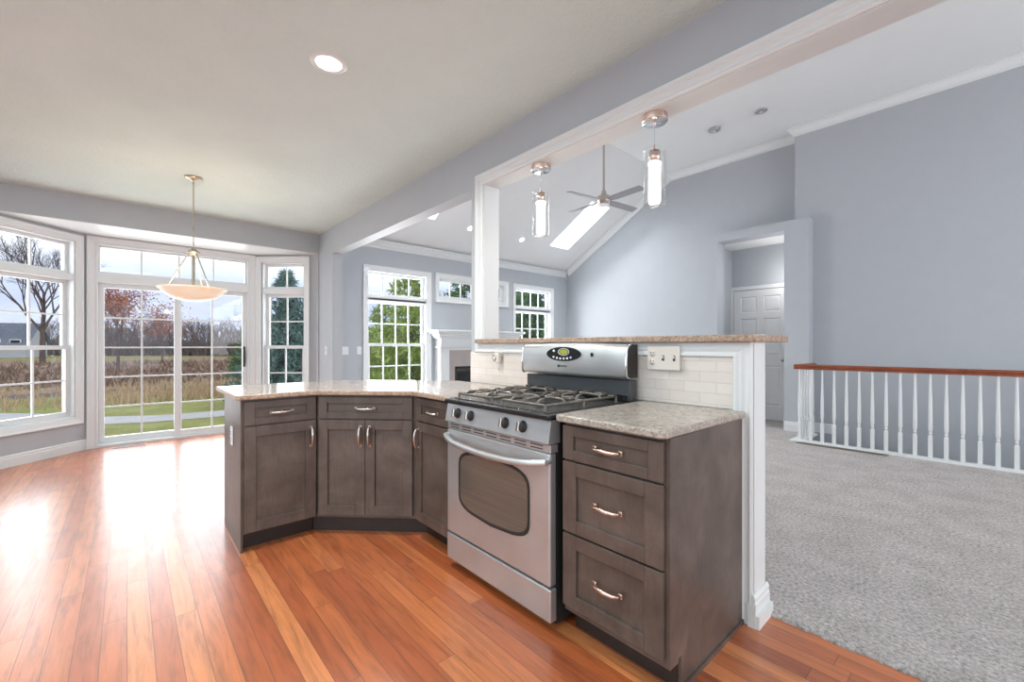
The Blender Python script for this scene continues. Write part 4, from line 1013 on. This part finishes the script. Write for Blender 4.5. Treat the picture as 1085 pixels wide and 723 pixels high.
x, y = along(172, 40); bare_tree('autumn_tree', 'small red-leaved tree farther off beyond the pond', 'tree', (x, y, -.3), 4.6, 3, 12, .08, leaf=m_rust, nleaf=1500, trunk=.2)
# treeline
rnd = random.Random(21)
protos = []
for k in range(3):
    protos.append(bare_tree('bare_tree', 'bare grey-brown tree in the distant treeline', 'tree', (0, 0, 0), 7, 3, 30 + k, .10, m_twig, .6, group='bare trees of the distant treeline', trunk=.2))
spots = [(px, rnd.uniform(58, 76), rnd.uniform(.75, 1.35)) for px in list(range(96, 262, 5)) + list(range(46, 84, 9))]
for i, (px, d_, sc_) in enumerate(spots):
    t = protos[i] if i < 3 else copy_tree(protos[i % 3])
    x, y = along(px + rnd.uniform(-3, 3), d_); t.location = (x, y, -.3); t.rotation_euler.z = rnd.uniform(0, 6.28); t.scale = (sc_ * 1.1, sc_ * 1.1, sc_ * .82)
# low thicket along the treeline
b = MB(); rnd = random.Random(77)
for i in range(9000):
    px = rnd.uniform(-20, 300); x, y = along(px, rnd.uniform(60, 80)); h = abs(rnd.gauss(1.6, .7)) + .3
    x += rnd.uniform(-1, 1); a = rnd.uniform(0, PI); dx, dy = math.cos(a) * .12, math.sin(a) * .12; lx, ly = rnd.uniform(-.9, .9), rnd.uniform(-.9, .9)
    b.add([(x - dx, y - dy, -.3), (x + dx, y + dy, -.3), (x + lx, y + ly, -.3 + h)], [(0, 1, 2)], m_twig)
o = b.build('undergrowth'); tag(o, 'brown leafless thicket at the foot of the distant treeline', 'thicket', kind='stuff')
def conifer(label, loc, h, rad, m, seed, tiers=46, n=26, needle=.16, group=None):
    rnd = random.Random(seed); t = thing('conifer', label, 'tree', loc, 0, group)
    b = MB(); b.tube([(0, 0, -.2), (0, 0, h * .97)], [.10, .015], m_bark, 8); b.build('trunk', t)
    b = MB()
    for i in range(tiers):
        u = i / tiers; z = h * (.06 + .92 * u); R_ = rad * (1 - u) ** .8 + .05
        for j in range(max(6, int(n * (1 - u * .6)))):
            a = rnd.uniform(0, 2 * PI); rr = R_ * rnd.uniform(.55, 1.08); dirv = Vector((math.cos(a), math.sin(a), rnd.uniform(-.15, .28)))
            k = max(2, int(rr / .13))
            for q_ in range(k):
                f_ = (q_ + .7) / k; c = Vector((0, 0, z)) + dirv * rr * f_ + Vector((0, 0, -.10 * rr * f_ * f_ + rnd.uniform(-.05, .05)))
                for w_ in range(4):
                    d_ = (dirv * .6 + Vector([rnd.gauss(0, .55) for _ in range(3)])).normalized(); s_ = d_.orthogonal().normalized() * needle * .13
                    b.add([c - s_, c + s_, c + d_ * needle], [(0, 1, 2)], m)
    b.build('foliage', t); return t
x, y = along(303, 11.5); conifer('blue-green spruce filling the narrow right bay window', (x, y, -.3), 3.55, 1.35, m_spruce, 4)
x, y = along(262, 20); conifer('dark evergreen seen through the right edge of the patio door', (x, y, -.4), 2.6, 1.0, m_darkp, 8, 30, 16)
x, y = along(437, 14.5); conifer('yellow-green pine outside the window left of the fireplace', (x, y, -.3), 4.9, 1.9, m_pine, 14, 26, 12, .26)
x, y = along(405, 18); conifer('paler pine farther behind the left living room window', (x, y, -.3), 3.7, 1.5, m_pine, 15, 20, 10, .26)
x, y = along(492, 15); conifer('dark fir showing in the transom above the fireplace', (x, y, -.3), 4.9, 1.5, m_darkp, 16, 26, 12, .24)
x, y = along(563, 15); conifer('dark green fir outside the window right of the fireplace', (x, y, -.3), 5.6, 2.0, m_darkp, 17, 32, 15, .26)
x, y = along(540, 19); conifer('tall fir standing farther back near the corner of the house', (x, y, -.3), 6.4, 2.0, m_darkp, 18, 40, 18, .26)
# houses
def house(label, loc, rz, w, dep, hw, hr, wall_m, garage=False):
    t = thing('house', label, 'house', loc, rz)
    b = MB(); b.box((-w / 2, -dep / 2, -.3), (w / 2, dep / 2, hw), wall_m)
    b.add([(-w / 2, -dep / 2, hw), (-w / 2, dep / 2, hw), (-w / 2, 0, hw + hr * .95), (w / 2, -dep / 2, hw), (w / 2, dep / 2, hw), (w / 2, 0, hw + hr * .95)], [(0, 2, 1), (3, 4, 5)], wall_m); b.build('wall', t)
    b = MB(); e = .4
    b.add([(-w / 2 - e, -dep / 2 - e, hw - .25), (w / 2 + e, -dep / 2 - e, hw - .25), (w / 2 + e, 0, hw + hr), (-w / 2 - e, 0, hw + hr), (w / 2 + e, dep / 2 + e, hw - .25), (-w / 2 - e, dep / 2 + e, hw - .25)], [(0, 1, 2, 3), (3, 2, 4, 5)], m_roof); b.build('roof', t)
    for i in range(3):
        x0 = -w / 2 + w * (i + .5) / 3
        b = MB(); b.box((x0 - .5, -dep / 2 - .06, .9), (x0 + .5, -dep / 2, 2.1), m_white); f_ = b.build('window', t); b = MB(); b.box((x0 - .4, -dep / 2 - .08, 1.0), (x0 + .4, -dep / 2 - .06, 2.0), m_black); b.build('pane', f_)
    return t
x, y = along(8, 52); house('grey-roofed house far across the field, left bay window', (x, y, -.2), math.radians(72), 5.2, 4.4, 1.6, 2.5, m_siding)
x, y = along(106, 84); house('pale house in the distance behind the rust-leaved tree', (x, y, -.2), math.radians(60), 9, 8, 2.4, 2.4, m_siding)
x, y = along(415, 30); house('grey stone house outside the living room window', (x, y, -.3), math.radians(30), 9, 7, 1.35, 1.1, m_stone)
